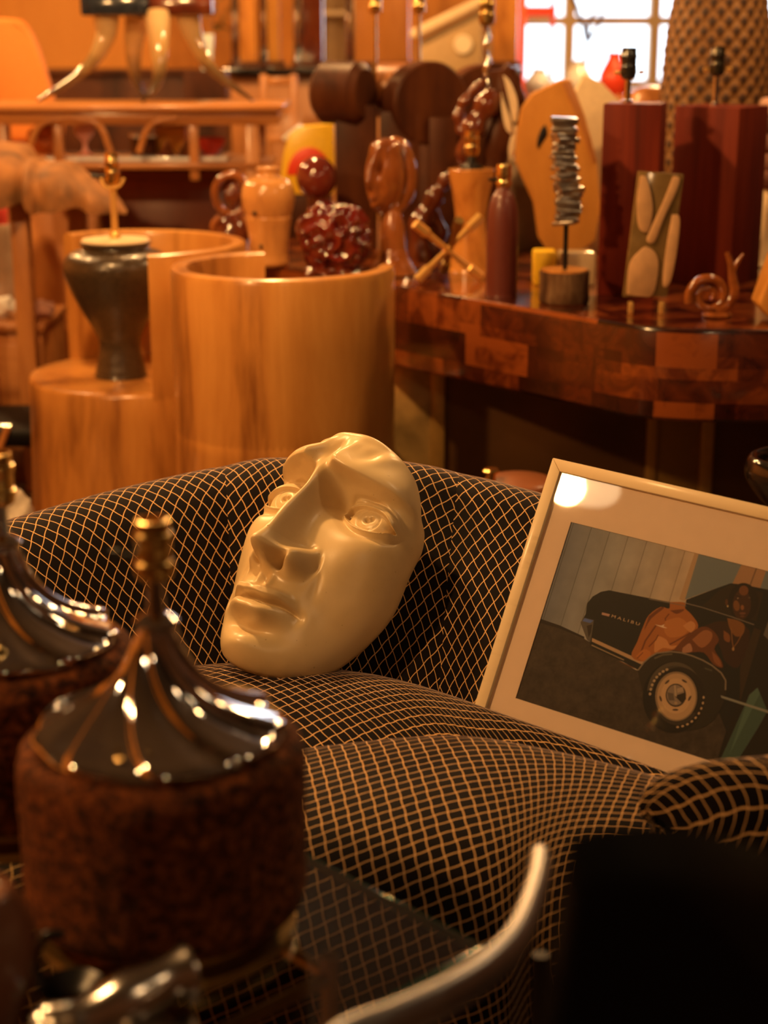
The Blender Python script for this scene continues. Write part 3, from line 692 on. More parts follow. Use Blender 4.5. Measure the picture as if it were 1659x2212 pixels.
# wheel
pp(S5([(545, 985), (600, 915), (690, 842), (830, 825), (1000, 855), (1160, 930), (1262, 1000), (1300, 1070), (1290, 1230), (1180, 1420), (980, 1500), (700, 1430), (600, 1200)]), (.020, .016, .010), smooth=3)
stroke([(550, 980), (600, 912), (650, 868), (710, 835), (830, 822), (920, 832), (1010, 858), (1100, 895), (1180, 940), (1260, 1005), (1298, 1070), (1296, 1150)], 12, (.24, .19, .14))
stroke([(690, 880), (760, 850), (840, 843)], 16, (.10, .085, .06)); stroke([(1120, 965), (1180, 985)], 14, (.07, .06, .04))
pp(S5([(1255, 1196), (1659, 1325), (1800, 1380), (1800, 1395), (1650, 1345), (1262, 1218)]), (.26, .27, .24))
ell(850, 1215, 262, 305, (.006, .005, .004)); 
ell(862, 1180, 235, 268, (.085, .066, .045), a0=185, a1=330); ell(868, 1195, 215, 252, (.05, .04, .028), a0=200, a1=320); ell(900, 1205, 222, 250, (.015, .011, .008)); ell(868, 1200, 200, 232, (.010, .008, .006))
ell(885, 1290, 170, 160, (.035, .028, .022), a0=20, a1=160)
ell(875, 1205, 180, 212, (.26, .18, .11)); ell(877, 1207, 165, 198, (.50, .33, .19)); ell(872, 1202, 128, 150, (.58, .38, .22)); ell(872, 1196, 88, 100, (.05, .036, .026)); ell(870, 1194, 76, 88, (.26, .20, .16))
pp(S5([(860, 1200), (955, 1170), (960, 1230), (920, 1260), (880, 1220)]), (.02, .014, .008)); pp(S5([(800, 1170), (850, 1180), (860, 1240), (810, 1240)]), (.12, .095, .08)); pp(S5([(856, 1110), (870, 1110), (880, 1210), (862, 1200)]), (.45, .34, .24)); pp(S5([(880, 1140), (930, 1125), (940, 1160), (885, 1175)]), (.42, .31, .22)); ell(872, 1262, 14, 12, (.42, .30, .2))
for cx, cy, rt in ((945, 1075, 30), (798, 1082, -42), (990, 1222, -62), (868, 1320, 0), (742, 1225, 72)): ell(cx, cy, 26, 9, (.07, .045, .03), rot=rt)
for k in range(8): a = R(186 + k * 9.4); x, y = 862 + 212 * math.cos(a), 1210 + 246 * math.sin(a); ell(x, y, 11, 13, (.46, .34, .22), rot=math.degrees(a))
for k in range(9): a = R(3 + k * 10.4); x, y = 872 + 238 * math.cos(a), 1200 + 268 * math.sin(a); ell(x, y, 9, 12, (.52, .36, .22), rot=math.degrees(a))
# lettering on the car
def text_mesh(s, size):
    c = bpy.data.curves.new('lettering', 'FONT'); c.body = s; c.size = size; c.space_character = 1.5; o = bpy.data.objects.new('lettering', c)
    sc.collection.objects.link(o); dg = bpy.context.evaluated_depsgraph_get(); me = bpy.data.meshes.new_from_object(o.evaluated_get(dg))
    V_ = [v.co.copy() for v in me.vertices]; F_ = [tuple(p.vertices) for p in me.polygons]
    bpy.data.objects.remove(o); bpy.data.meshes.remove(me); return V_, F_
tv, tf = text_mesh('MALIBU', 1.0)
xm = max(v.x for v in tv); x0 = min(v.x for v in tv); A0 = Vector((*fp(1321, 1333.5, PW), 0)); A1 = Vector((*fp(1381, 1351.5, PW), 0)); dx = A1 - A0; hh = 0.0040
dn = Vector((-dx.y, dx.x, 0)).normalized(); layer[0] += 1; o_ = len(pv); ym = max(v.y for v in tv)
for v in tv: q = A0 + dx * ((v.x - x0) / (xm - x0)) + dn * (hh * v.y / ym); pv.append((q.x, q.y, PW + layer[0] * 6e-6))
ci = pcol((.62, .45, .30))
for f in tf: pf.append(tuple(i + o_ for i in f)); pm.append(ci)
pp([(1301, 1323), (1318, 1327), (1316, 1332), (1300, 1328)], (.5, .3, .25))
pmb = MB(); pmb.v = pv; pmb.f = pf; po = pmb.build('photographic_print', print_mats[0], frm)
for m_ in print_mats[1:]: po.data.materials.append(m_)
po.data.polygons.foreach_set('material_index', pm)
for poly in po.data.polygons:
    pass
# ---------------------------------------------------------------- helpers for placing by sight line
class Spot:
    """a thing standing at distance Y; L(px,py) gives local (x,z) of a pixel on its own plane"""
    def __init__(s, px, Y, z):
        a = A(px, 1106, Y)
        zc_ = Y * math.cos(PITCH) + (CAMH - z) * math.sin(PITCH)
        s.o = Vector(((px - W / 2) / FPX * zc_, Y, z)); s.Y = Y
    def L(s, px, py, dy=0): q = A(px, py, s.Y + dy); return (q.x - s.o.x, q.z - s.o.z)
    def P(s, px, py, dy=0): q = A(px, py, s.Y + dy); return (q.x - s.o.x, dy, q.z - s.o.z)
    def k(s, py): return zc(A(W / 2, py, s.Y)) / FPX
TZ = .75
# ================================================================ cork lamps and glass table
def cork_material():
    m, t, b = nt('brown_cork'); v = coords(t)
    vo = N(t, 'ShaderNodeTexVoronoi', Scale=150); t.links.new(v, vo.inputs['Vector'])
    no = N(t, 'ShaderNodeTexNoise', Scale=115, Detail=6, Roughness=.7); t.links.new(v, no.inputs['Vector'])
    c1 = ramp(t, no.outputs['Fac'], [(.38, (.006, .002, .001)), (.47, (.09, .022, .005)), (.60, (.22, .062, .012)), (.72, (.40, .14, .03))])
    c2 = ramp(t, vo.outputs['Color'], [(.1, (.5, .5, .5)), (.6, (1.1, 1.05, 1))])
    x = N(t, 'ShaderNodeMix', data_type='RGBA', blend_type='MULTIPLY'); x.inputs['Factor'].default_value = .8
    t.links.new(c1, x.inputs[6]); t.links.new(c2, x.inputs[7]); t.links.new(x.outputs[2], b.inputs['Base Color'])
    b.inputs['Roughness'].default_value = .85; b.inputs['Specular IOR Level'].default_value = .2
    bump(t, b, no.outputs['Fac'], .9, .006); return m
M['cork'] = cork_material()
def socket(par, z, r=.016, h=.058, mat=None, x=0, y=0, switch=True, name='lamp_socket'):
    mat = mat or M['brass']
    s = MB().lathe([(r * .55, 0), (r * .9, h * .06), (r * 1.05, h * .22), (r, h * .38), (r * 1.02, h * .40), (r * .96, h * .43), (r * .96, h * .66), (r * 1.04, h * .69), (r * 1.04, h * .74), (r * .95, h * .77), (r * .93, h), (r * .80, h), (r * .78, h * .7), (0, h * .7)], 24, (x, y, z), close=False).build(name, mat, par)
    if switch:
        MB().tube([(x - r * .6, y, z + h * .3), (x - r * 2.1, y - r * .3, z + h * .3)], r * .16, 8).tube([(x - r * 2.1, y - r * .3, z + h * .3), (x - r * 2.8, y - r * .35, z + h * .3)], r * .34, 10).build('switch_key', M['black'], s)
    return s
def make_cork_lamp(loc, label):
    t = thing('cork_table_lamp', label, 'table lamp', loc, group='cork table lamps with chrome tops')
    MB().lathe([(.118, 0), (.12, .002), (.12, .012), (.100, .014), (.100, .030)], 56).build('plinth', M['brassdull'], t)
    r, z0, z1 = .130, .030, .195
    prof = [(.105, z0), (r - .012, z0), (r - .003, z0 + .006), (r, z0 + .02)] + [(r, z0 + .02 + k * .0105) for k in range(1, 12)] + [(r, z1 - .022), (r - .003, z1 - .008), (r - .012, z1), (r - .03, z1 + .001), (0, z1 + .001)]
    def rough(a, z, rr): return 1 + .010 * noise.noise(Vector((math.cos(a) * 6, math.sin(a) * 6, z * 60))) + .007 * noise.noise(Vector((math.cos(a) * 19, math.sin(a) * 19, z * 160)))
    MB().lathe(prof, 160, rf=rough).build('cork_body', M['cork'], t, ang=70)
    # chrome cap with twisted flutes
    cp = spline([(.111, 0, 0), (.113, .005, 0), (.110, .011, 0), (.095, .018, 0), (.076, .027, 0), (.055, .040, 0), (.037, .058, 0), (.025, .078, 0), (.018, .096, 0), (.0145, .110, 0)], 56)
    def flute(a, z, rr):
        h = z - (z1 + .001); amp = .11 * min(1, max(0, (h - .004) / .012)) * (1 if h < .09 else max(0, 1 - (h - .09) / .02)); x = 9 * (a + 13 * h) 
        return 1 + amp * (math.sin(x) + .35 * math.sin(2 * x + .6)) * .8 * (1 - .0 * h)
    MB().lathe([(p.x, p.y + z1 + .001) for p in cp], 264, rf=flute, close=False).build('fluted_cap', M['chrome'], t, ang=60)
    zt = z1 + .105
    MB().lathe([(.015, zt - .004), (.019, zt), (.020, zt + .005), (.014, zt + .010), (.0085, zt + .013), (.0075, zt + .030), (.0075, zt + .048)], 28).build('stem', M['chrome'], t)
    s = MB().lathe([(.009, zt + .042), (.0155, zt + .046), (.018, zt + .054), (.0175, zt + .060), (.0155, zt + .062), (.0155, zt + .078), (.0170, zt + .080), (.0170, zt + .086), (.015, zt + .088), (.015, zt + .098), (.0125, zt + .0985), (.012, zt + .08), (0, zt + .08)], 28, close=False).build('lamp_socket', M['brass'], t)
    MB().tube([(-.012, 0, zt + .066), (-.030, -.002, zt + .066)], .0022, 8).tube([(-.030, -.002, zt + .066), (-.038, -.003, zt + .067)], .005, 10).build('switch_key', M['black'], s)
    return t
GZ = .545
make_cork_lamp((-.202, 1.395, GZ), 'brown cork lamp with fluted chrome top, the nearer of two')
make_cork_lamp((-.392, 1.635, GZ), 'brown cork and chrome lamp cut by the left edge, the farther of two')
e1 = Vector((-.69, .72, 0)).normalized(); e2 = Vector((-.71, -.70, 0)).normalized(); c0 = Vector((.09, 1.365, 0)); c1 = c0 + e1 * .78; c3 = c0 + e2 * .74; c2 = c1 + e2 * .74
gt = thing('glass_table', 'square glass table with green edge carrying the two cork lamps', 'table', (c0.x, c0.y, 0))
poly = [tuple((p - c0).to_2d()) for p in (c0, c1, c2, c3)]
M['tableglass'] = pane('table_glass', (.93, .97, .95), 1.5, .06)
m, t_, b_ = nt('green_glass_edge'); b_.inputs['Base Color'].default_value = (.01, .10, .07, 1); b_.inputs['Roughness'].default_value = .12; b_.inputs['Coat Weight'].default_value = .5; M['edge'] = m
MB().add([(x, y, GZ - .0015) for x, y in poly], [(0, 1, 2, 3)]).build('glass_top', M['tableglass'], gt)
ed = MB(); 
for i in range(4):
    a = Vector((*poly[i], 0)); b2 = Vector((*poly[(i + 1) % 4], 0)); d = b2 - a; mid = (a + b2) / 2
    ed.box(d.length, .002, .011, (mid.x, mid.y, GZ - .0070), (0, 0, math.atan2(d.y, d.x)), .0006)
ed.build('glass_edge', M['edge'], gt)
for k, (a_, b2) in enumerate(((.10, .10), (.42, .10), (.42, .58), (.10, .58))):
    q = e1 * a_ + e2 * b2; MB().tube([(q.x, q.y, 0), (q.x, q.y, GZ - .013)], .009, 14).build('leg', M['brassdull'], gt)
fr1 = MB()
Q = [e1 * a_ + e2 * b2 for a_, b2 in ((.10, .10), (.42, .10), (.42, .58), (.10, .58))]
for i in range(4): a, b2 = Q[i], Q[(i + 1) % 4]; fr1.tube([(a.x, a.y, GZ - .035), (b2.x, b2.y, GZ - .035)], .007, 10)
fr1.build('frame', M['brassdull'], gt)
# things on the glass table, lower left corner
s = Spot(262, 1.12, GZ)
def crys(p): return 1 + .10 * math.sin(p.x * 7 + p.z * 3) * math.cos(p.y * 6)
t = thing('silvered_casting', 'lumpy silvered metal casting at the bottom edge, in front of the cork lamp', 'ornament', (-.212, 1.185, GZ), R(12)); t.scale = (1.2, 1.0, 1.12)
cb_ = MB(); cb_.tube(spline([(-.055, -.01, .030), (-.035, -.004, .036), (0, 0, .045), (.030, .006, .058), (.048, .01, .060)], 26), [.020 + .003 * math.sin(i * .55) for i in range(27)], 28)
cb_.build('neck', metal('silvered_metal', (.52, .50, .48), .22), t)
MB().box(.10, .07, .035, (.002, -.02, .0175), (0, 0, R(4)), .010, 4).blob(.030, .028, .024, (-.045, -.02, .028), 4, .10, 2).blob(.02, .02, .018, (.01, -.040, .026), 4, .10, 2).build('base', metal('silvered_metal_base', (.40, .36, .32), .22), t)
t = thing('leather_vase', 'brown leather covered vessel at the left edge below the cork lamps', 'vase', (-.337, 1.215, GZ))
MB().lathe(sprof([(.0, .001), (.028, .001), (.036, .02), (.048, .06), (.050, .10), (.040, .13), (.032, .14), (.030, .132), (0, .12)], 40), 36, close=False).build('body', plain('brown_leather', (.16, .06, .03), .38, coat=.3, bumps=.2, bscale=90), t)
t = thing('black_dish', 'small black dish between the leather vessel and the silvered casting', 'dish', (-.268, 1.262, GZ)); t.scale = (.6, .6, .8)
MB().lathe(sprof([(0, .001), (.025, .001), (.03, .008), (.046, .022), (.048, .026), (.044, .024), (.02, .010), (0, .008)], 30), 36, close=False).build('bowl', M['black'], t)
MB().tube(spline([(-.04, .0, .02), (-.052, .012, .045), (-.040, .02, .075), (-.012, .02, .078)], 16), .006, 12).build('handle', M['black'], t)
# ================================================================ near black chair with grey metal arm
t = thing('black_chair', 'black leather chair seen from behind in the lower right corner, with curved grey metal arm', 'chair', (.34, .95, 0))
o = Vector((.34, .95, 0)); TL = A(1222, 1762, .96) - o; TR = A(1700, 1812, .93) - o; BL = A(1138, 2250, .96) - o; BR = A(1790, 2250, .93) - o
def bk(u, v):
    a = TL.lerp(TR, u); b2 = BL.lerp(BR, u); p = a.lerp(b2, v); return p
bm = bmesh.new(); nu, nv = 16, 12; gv = []
for side in (0, 1):
    for j in range(nv + 1):
        for i in range(nu + 1):
            p = bk(i / nu, j / nv * 1.35); n_ = Vector((0, 1, .1)); th = .022 * (1 - (2 * i / nu - 1) ** 8) ** .5 * (1 - max(0, 1 - j / nv * 5) ** 2) ** .5 if side == 0 else .022 * (1 - (2 * i / nu - 1) ** 8) ** .5 * (1 - max(0, 1 - j / nv * 5) ** 2) ** .5
            gv.append(bm.verts.new(p + n_ * (th if side else -th) + Vector((0, .03 * (2 * i / nu - 1) ** 2 * -1, 0))))
for side in (0, 1):
    o2 = side * (nu + 1) * (nv + 1)
    for j in range(nv):
        for i in range(nu):
            q = o2 + j * (nu + 1) + i; bm.faces.new([gv[q], gv[q + 1], gv[q + nu + 2], gv[q + nu + 1]])
h_ = (nu + 1) * (nv + 1)
for j in range(nv):
    for i in (0, nu): q = j * (nu + 1) + i; bm.faces.new([gv[q], gv[q + nu + 1], gv[q + nu + 1 + h_], gv[q + h_]])
for i in range(nu): q = i; bm.faces.new([gv[q], gv[q + 1], gv[q + 1 + h_], gv[q + h_]]); q = nv * (nu + 1) + i; bm.faces.new([gv[q], gv[q + h_], gv[q + 1 + h_], gv[q + 1]])
bmesh.ops.remove_doubles(bm, verts=bm.verts[:], dist=1e-5)
MB().bm(bm).build('backrest', M['leather'], t, ang=60)
arm = [Vector((.10, .935, .652)), Vector((.0, .93, .655)), Vector((-.07, .955, .655))] + [AZ(x, y, .655) for x, y in ((720, 2262), (850, 2205), (960, 2155), (1050, 2098), (1115, 2030), (1150, 1950), (1166, 1885), (1166, 1846))]
arm = [p - o for p in arm]
MB().tube(spline(arm, 60), [.0165] * 58 + [.0155, .0125, .007], 20, flat=.62).build('armrest', M['grey'], t)
q = AZ(1168, 2062, .50) - o
MB().tube([(q.x, q.y, 0), (q.x, q.y, .50)], .0085, 12).build('leg', M['black'], t)
MB().tube([(-.17, -.03, 0), (-.20, -.02, .655)], .011, 12).build('leg', M['brassdull'], t)
MB().tube([(.36, .05, 0), (.34, 0, .50)], .011, 12).build('leg', M['brassdull'], t)
MB().tube([(.36, .38, 0), (.34, .36, .46)], .011, 12).build('leg', M['brassdull'], t)
MB().box(.34, .38, .07, (.15, .22, .42), (0, 0, 0), .03, 4).build('seat', M['leather'], t)
# ================================================================ barrel chairs
def barrel_chair(label, loc, rf, arc0, arc1, zs, zt, wall, seatin=False):
    t = thing('barrel_chair', label, 'chair', loc, group='solid wood barrel chairs')
    n = 96
    def rr(a, z): return rf(a) * (1 + .05 * max(0, (.45 - z) / .45) ** 1.5 + .012 * math.sin(3 * a + 1) + .006 * math.sin(7 * a))
    mb = MB()
    zs_ = [0, .1, .2, .3, .4, zs - .012]
    vs = []; fs = []
    for z in zs_:
        for i in range(n): a = 2 * PI * i / n; r = rr(a, z); vs.append((r * math.cos(a), r * math.sin(a), z))
    for (dr, z) in ((.004, zs - .003), (.013, zs), (.040, zs + .001)):
        for i in range(n): a = 2 * PI * i / n; r = rr(a, zs) - dr; vs.append((r * math.cos(a), r * math.sin(a), z))
    rows = len(zs_) + 3
    for j in range(rows - 1):
        for i in range(n): i2 = (i + 1) % n; fs.append((j * n + i, j * n + i2, (j + 1) * n + i2, (j + 1) * n + i))
    fs.append(tuple((rows - 1) * n + i for i in range(n)))
    mb.add(vs, fs); mb.build('body', M['honey'], t, ang=50)
    # back shell
    vs = []; fs = []; k = 80
    ring = [(0, zs - .02), (0, zs + .1), (0, zs + .2), (0, zt - .015), (-.004, zt - .004), (-.012, zt), (-wall + .012, zt), (-wall + .004, zt - .004), (-wall, zt - .015), (-wall, zs + .1), (-wall, zs - .02)]
    m_ = len(ring)
    for i in range(k + 1):
        a = R(arc0 + (arc1 - arc0) * i / k)
        for (dr, z) in ring: r = rr(a, z) + dr; vs.append((r * math.cos(a), r * math.sin(a), z))
    for i in range(k):
        for j in range(m_ - 1): fs.append((i * m_ + j, i * m_ + j + 1, (i + 1) * m_ + j + 1, (i + 1) * m_ + j))
    fs.append(tuple(range(m_))); fs.append(tuple(k * m_ + j for j in range(m_)))
    MB().add(vs, fs).build('backrest', M['honey'], t, ang=35)
    return t
barrel_chair('honey wood barrel chair turned towards us with the dark urn lamp on its seat', (-.625, 4.42, 0), lambda a: .295 + .038 * math.cos(a - R(175)), -82, 142, .475, .825, .036)
barrel_chair('honey wood barrel chair seen from its closed back, behind the mask', (-.245, 3.985, 0), lambda a: .268, 104, 362, .45, .822, .042)
# ---- urn lamp
s = Spot(262, 4.36, .476); t = thing('urn_lamp', 'dark brown ceramic urn lamp with brass rod standing on the left barrel chair', 'table lamp', s.o)
hz = lambda py: s.L(262, py)[1]; k_ = s.k(650)
pr = [(0, 0), (52 * k_, 0), (55 * k_, .012), (50 * k_, hz(780)), (44 * k_, hz(745)), (52 * k_, hz(715)), (78 * k_, hz(670)), (100 * k_, hz(625)), (113 * k_, hz(585)), (110 * k_, hz(560)), (95 * k_, hz(545)), (76 * k_, hz(538)), (70 * k_, hz(532)), (72 * k_, hz(524)), (0, hz(524))]
MB().lathe(sprof(pr, 70), 56, close=False, rf=lambda a, z, r: 1 + .004 * math.sin(z * 700) * (z < .09)).build('urn_body', plain('speckled_bronze_glaze', (.05, .032, .018), .28, coat=.3, bumps=.35, bscale=150, var=.5), t)
MB().lathe([(0, hz(524)), (70 * k_, hz(523)), (73 * k_, hz(520)), (70 * k_, hz(516)), (0, hz(515))], 48, close=False).build('lid', M['cream'], t)
MB().tube([(0, 0, hz(517)), (0, 0, hz(400))], .0085, 16).lathe([(.014, 0), (.014, .01), (.009, .02)], 20, (0, 0, hz(517))).build('rod', M['gold'], t)
socket(t, hz(400), .019, hz(330) - hz(400), M['brass'])
MB().tube(spline([(-.03, 0, hz(385)), (-.02, -.01, hz(402)), (.0, -.012, hz(405)), (.02, -.01, hz(400)), (.03, 0, hz(385))], 20), .0035, 8).build('harp_saddle', M['gold'], t)
# ================================================================ burl table
def burl():
    m, t, b = nt('burl_patchwork'); uv = t.nodes.new('ShaderNodeUVMap')
    def brick(w, h, off, scl):
        n = N(t, 'ShaderNodeTexBrick'); n.offset = off; n.squash = 1.6; n.squash_frequency = 2
        for k, v in (('Scale', scl), ('Mortar Size', 0.0), ('Brick Width', w), ('Row Height', h), ('Bias', 0)): n.inputs[k].default_value = v
        n.inputs['Color1'].default_value = (0, 0, 0, 1); n.inputs['Color2'].default_value = (1, 1, 1, 1); t.links.new(uv.outputs[0], n.inputs['Vector']); return n.outputs['Color']
    a = brick(.13, .075, .37, 1); c = brick(.085, .05, .61, 1)
    n = N(t, 'ShaderNodeTexNoise', Scale=14, Detail=6, Roughness=.65, Distortion=1.5); t.links.new(uv.outputs[0], n.inputs['Vector'])
    m1 = N(t, 'ShaderNodeMath', operation='MULTIPLY_ADD'); t.links.new(a, m1.inputs[0]); m1.inputs[1].default_value = .6; 
    m2 = N(t, 'ShaderNodeMath', operation='MULTIPLY'); t.links.new(c, m2.inputs[0]); m2.inputs[1].default_value = .25; t.links.new(m2.outputs[0], m1.inputs[2])
    m3 = N(t, 'ShaderNodeMath', operation='MULTIPLY_ADD'); t.links.new(n.outputs['Fac'], m3.inputs[0]); m3.inputs[1].default_value = .75; t.links.new(m1.outputs[0], m3.inputs[2])
    t.links.new(ramp(t, m3.outputs[0], [(.42, (.010, .002, .0015)), (.64, (.038, .006, .003)), (.84, (.10, .019, .005)), (1.04, (.24, .058, .012))]), b.inputs['Base Color'])
    b.inputs['Roughness'].default_value = .2; b.inputs['Coat Weight'].default_value = .6; b.inputs['Coat Roughness'].default_value = .10
    return m
M['burl'] = burl()
TO = Vector((.6, 4.3, 0))
ol = [(-.70, 4.985), (-.34, 4.565), (.03, 4.13), (.22, 3.905), (.38, 3.72)] + [(p.x, p.y) for p in spline([(.44, 3.655, 0), (.50, 3.58, 0), (.56, 3.53, 0), (.66, 3.495, 0), (.80, 3.485, 0)], 16)] + [(1.3, 3.49), (1.55, 3.56), (1.75, 3.75), (1.85, 4.1), (1.85, 5.3), (1.6, 5.6), (-.2, 5.6)]
ol = [(x - TO.x, y - TO.y) for x, y in ol]; L = [0]
for i in range(len(ol)): L.append(L[-1] + math.dist(ol[i], ol[(i + 1) % len(ol)]))
bt = thing('burl_table', 'large dark burl patchwork table with rounded corner crowded with lamps and ornaments', 'table', TO)
mb = MB(); no_ = len(ol); z0, z1 = .548, TZ
cx_ = sum(p[0] for p in ol) / no_; cy_ = sum(p[1] for p in ol) / no_
def inset(p, d): v = Vector((cx_ - p[0], cy_ - p[1])); v.normalize(); return (p[0] + v.x * d, p[1] + v.y * d)
rings = [(0.01, z0), (0, z0 + .008), (0, z1 - .008), (.003, z1 - .002), (.010, z1)]
vs = []; uv = []
for d, z in rings:
    for i in range(no_ + 1): p = inset(ol[i % no_], d); vs.append((p[0], p[1], z)); uv.append((L[i], z * 1.0 + .01))
fs = [(j * (no_ + 1) + i, j * (no_ + 1) + i + 1, (j + 1) * (no_ + 1) + i + 1, (j + 1) * (no_ + 1) + i) for j in range(len(rings) - 1) for i in range(no_)]
mb.add(vs, fs, uvs=uv); mb.build('apron', M['burl'], bt, flip=True)
mb = MB(); tp = [inset(p, .0095) for p in ol]
mb.add([(p[0], p[1], TZ) for p in tp] + [(p[0], p[1], z0) for p in tp], [tuple(range(no_)), tuple(range(2 * no_ - 1, no_ - 1, -1))], uvs=[(p[0] + p[1] * .3, p[1] - p[0] * .3) for p in tp] * 2); mb.build('tabletop', M['burl'], bt, flip=True)
M['bronze'] = plain('smoked_bronze_mirror', (.15, .068, .018), .45, .35, var=.3, bscale=4)
M['bronzeband'] = plain('polished_bronze_band', (.60, .36, .10), .35, .6)
MB().box(1.75, .9, z0 - .004, (.35, .38, (z0 - .002) / 2), (0, 0, 0), .004).build('pedestal', M['bronze'], bt)
def band(px0, px1, par=bt, Y=3.96):
    a = A(px0, 980, Y); b2 = A(px1, 980, Y); MB().box(b2.x - a.x, .02, z0 - .006, ((a.x + b2.x) / 2 - TO.x, 4.22 - TO.y, (z0 - .003) / 2), (0, 0, 0), .004).build('bronze_band', M['bronzeband'], par)
band(1395, 1418, Y=4.22); MB().box(.12, .012, z0 - .02, (A(1465, 980, 4.22).x - TO.x, 4.225 - TO.y, (z0 - .01) / 2), (0, 0, 0), .003).build('bronze_panel', plain('gilt_panel', (.32, .18, .035), .4, .3), bt); MB().box(.10, .012, z0 - .02, (A(893, 980, 4.22).x - TO.x, 4.225 - TO.y, (z0 - .01) / 2), (0, 0, 0), .003).build('bronze_panel', plain('pale_gilt_panel', (.42, .27, .09), .4, .3, var=.4, bscale=12), bt); band(1512, 1540, Y=4.22); band(930, 960, Y=4.22)
# ================================================================ on the burl table
# block lamps
def block_lamp(px, Y, side, rot, ytop, label, dark, sockmat, sy0, sy1, dx=0):
    s = Spot(px, Y, TZ); t = thing('block_lamp', label, 'table lamp', s.o, group='red wood block lamps')
    h = s.L(px, ytop)[1]
    MB().box(side, side, h, (0, 0, h / 2), (0, 0, R(rot)), .003).build('body', M['redwood'], t)
    x = s.L(px + dx, sy1)[0]
    z1_ = s.L(px, sy1)[1]; z0_ = h
    MB().tube([(x, 0, z0_ - .002), (x, 0, z1_)], .0075, 14).lathe([(.013, 0), (.013, .006), (.008, .008)], 18, (x, 0, z0_)).build('rod', M['steel'], t)
    socket(t, z1_, .019, s.L(px, sy0)[1] - z1_, sockmat, x=x, switch=False)
    MB().tube([(x - .022, -.01, z1_ + .016), (x - .034, -.012, z1_ + .016)], .005, 10).build('switch_key', M['gold'], t); MB().tube([(x + .022, -.01, z1_ + .016), (x + .034, -.012, z1_ + .018)], .005, 10).build('switch_key', M['gold'], t)
block_lamp(1357, 4.02, .134, -15, 222, 'square red wood block lamp left of its broader twin, with an all black socket', 0, plain('black_socket', (.02, .018, .016), .15, coat=.6), 102, 172)
block_lamp(1540, 4.22, .172, -36, 228, 'broader red wood block lamp in front of the woven lamp, with brass banded socket', 0, plain('bronze_socket', (.10, .085, .06), .2, .8), 100, 165, 8)
# lucite panel with driftwood
s = Spot(1405, 3.70, TZ); t = thing('resin_panel', 'slanted amber resin panel with embedded pale branches on small brass feet', 'sculpture', s.o)
P = lambda L_, sp=s: [sp.L(a, b2) for a, b2 in L_]
zf = .022
MB().prism(P([(1345, 640), (1440, 640), (1476, 376), (1378, 369)]), .022, Matrix.Translation((0, -.011, 0)), .002).build('panel', plain('amber_resin', (.20, .125, .045), .12, coat=.6, var=.25, bscale=20), t)
M['branch'] = plain('pale_branch', (.62, .36, .17), .5, bumps=.2, bscale=30, var=.12)
def inl(L_, n=4):
    q = spline([(x, z, 0) for x, z in P(L_ + [L_[0]])], len(L_) * n)[:-1]
    MB().prism([(p.x, p.y) for p in q], .006, Matrix.Translation((0, -.0155, 0)), .0012).build('branch', M['branch'], t)
inl([(1382, 378), (1396, 385), (1408, 440), (1404, 478), (1396, 500), (1378, 490), (1374, 430)])
inl([(1452, 380), (1466, 384), (1460, 410), (1432, 470), (1412, 520), (1396, 520), (1400, 500), (1428, 440)])
inl([(1352, 634), (1358, 570), (1380, 540), (1396, 532), (1416, 548), (1420, 580), (1408, 634), (1380, 638)])
inl([(1450, 462), (1466, 470), (1460, 540), (1446, 606), (1430, 614), (1436, 540)])
for px_ in (1362, 1428): x = s.L(px_, 650)[0]; MB().box(.011, .02, zf + .006, (x, -.006, (zf + .006) / 2), (0, 0, 0), .002).build('foot', M['gold'], t)
# carved ram horn ornament
s = Spot(1548, 3.66, TZ); t = thing('carved_horn_ornament', 'small carved amber scroll ornament in front of the broader block lamp', 'ornament', s.o); k_ = s.k(630)
M['amberglass'] = plain('translucent_amber', (.26, .075, .016), .15, coat=.8, var=.3, bscale=40)
sp_ = []
for i in range(60):
    a = R(-60 + i * 10.5); r = (8 + i * .62) * k_; sp_.append((-.02 + r * math.cos(a), -.004 * i / 60, .046 + r * math.sin(a) * 1.0))
MB().tube(sp_, [(5 + i * .10) * k_ for i in range(60)], 12).build('scroll', M['amberglass'], t, ang=70)
MB().tube(spline([s.P(1545, 672), s.P(1570, 660), s.P(1585, 630), s.P(1582, 600), s.P(1578, 570), s.P(1570, 545)], 24), [(16 - i * .45) * k_ for i in range(25)], 12).build('curl', M['amberglass'], t, ang=70)
MB().tube(spline([s.P(1580, 590), s.P(1592, 568), s.P(1606, 548)], 10), [(8 - i * .5) * k_ for i in range(11)], 10).build('prong', M['amberglass'], t)
MB().tube(spline([s.P(1505, 655), s.P(1496, 635), s.P(1500, 612)], 10), [(8 - i * .5) * k_ for i in range(11)], 10).build('prong', M['amberglass'], t)
MB().lathe([(.030, 0), (.034, .004), (.026, .012)], 24, (.0, 0, 0)).build('foot', M['amberglass'], t)
# orange faceted ornament at right edge
s = Spot(1672, 3.62, TZ); t = tag(MB().prism([s.L(*p) for p in ((1631, 652), (1655, 682), (1710, 682), (1712, 560), (1668, 548))], .09, Matrix.Translation((0, -.045, 0)), .004).build('faceted_ornament', M['ochre'], loc=s.o), 'orange wooden faceted piece cut by the right edge on the burl table', 'ornament')
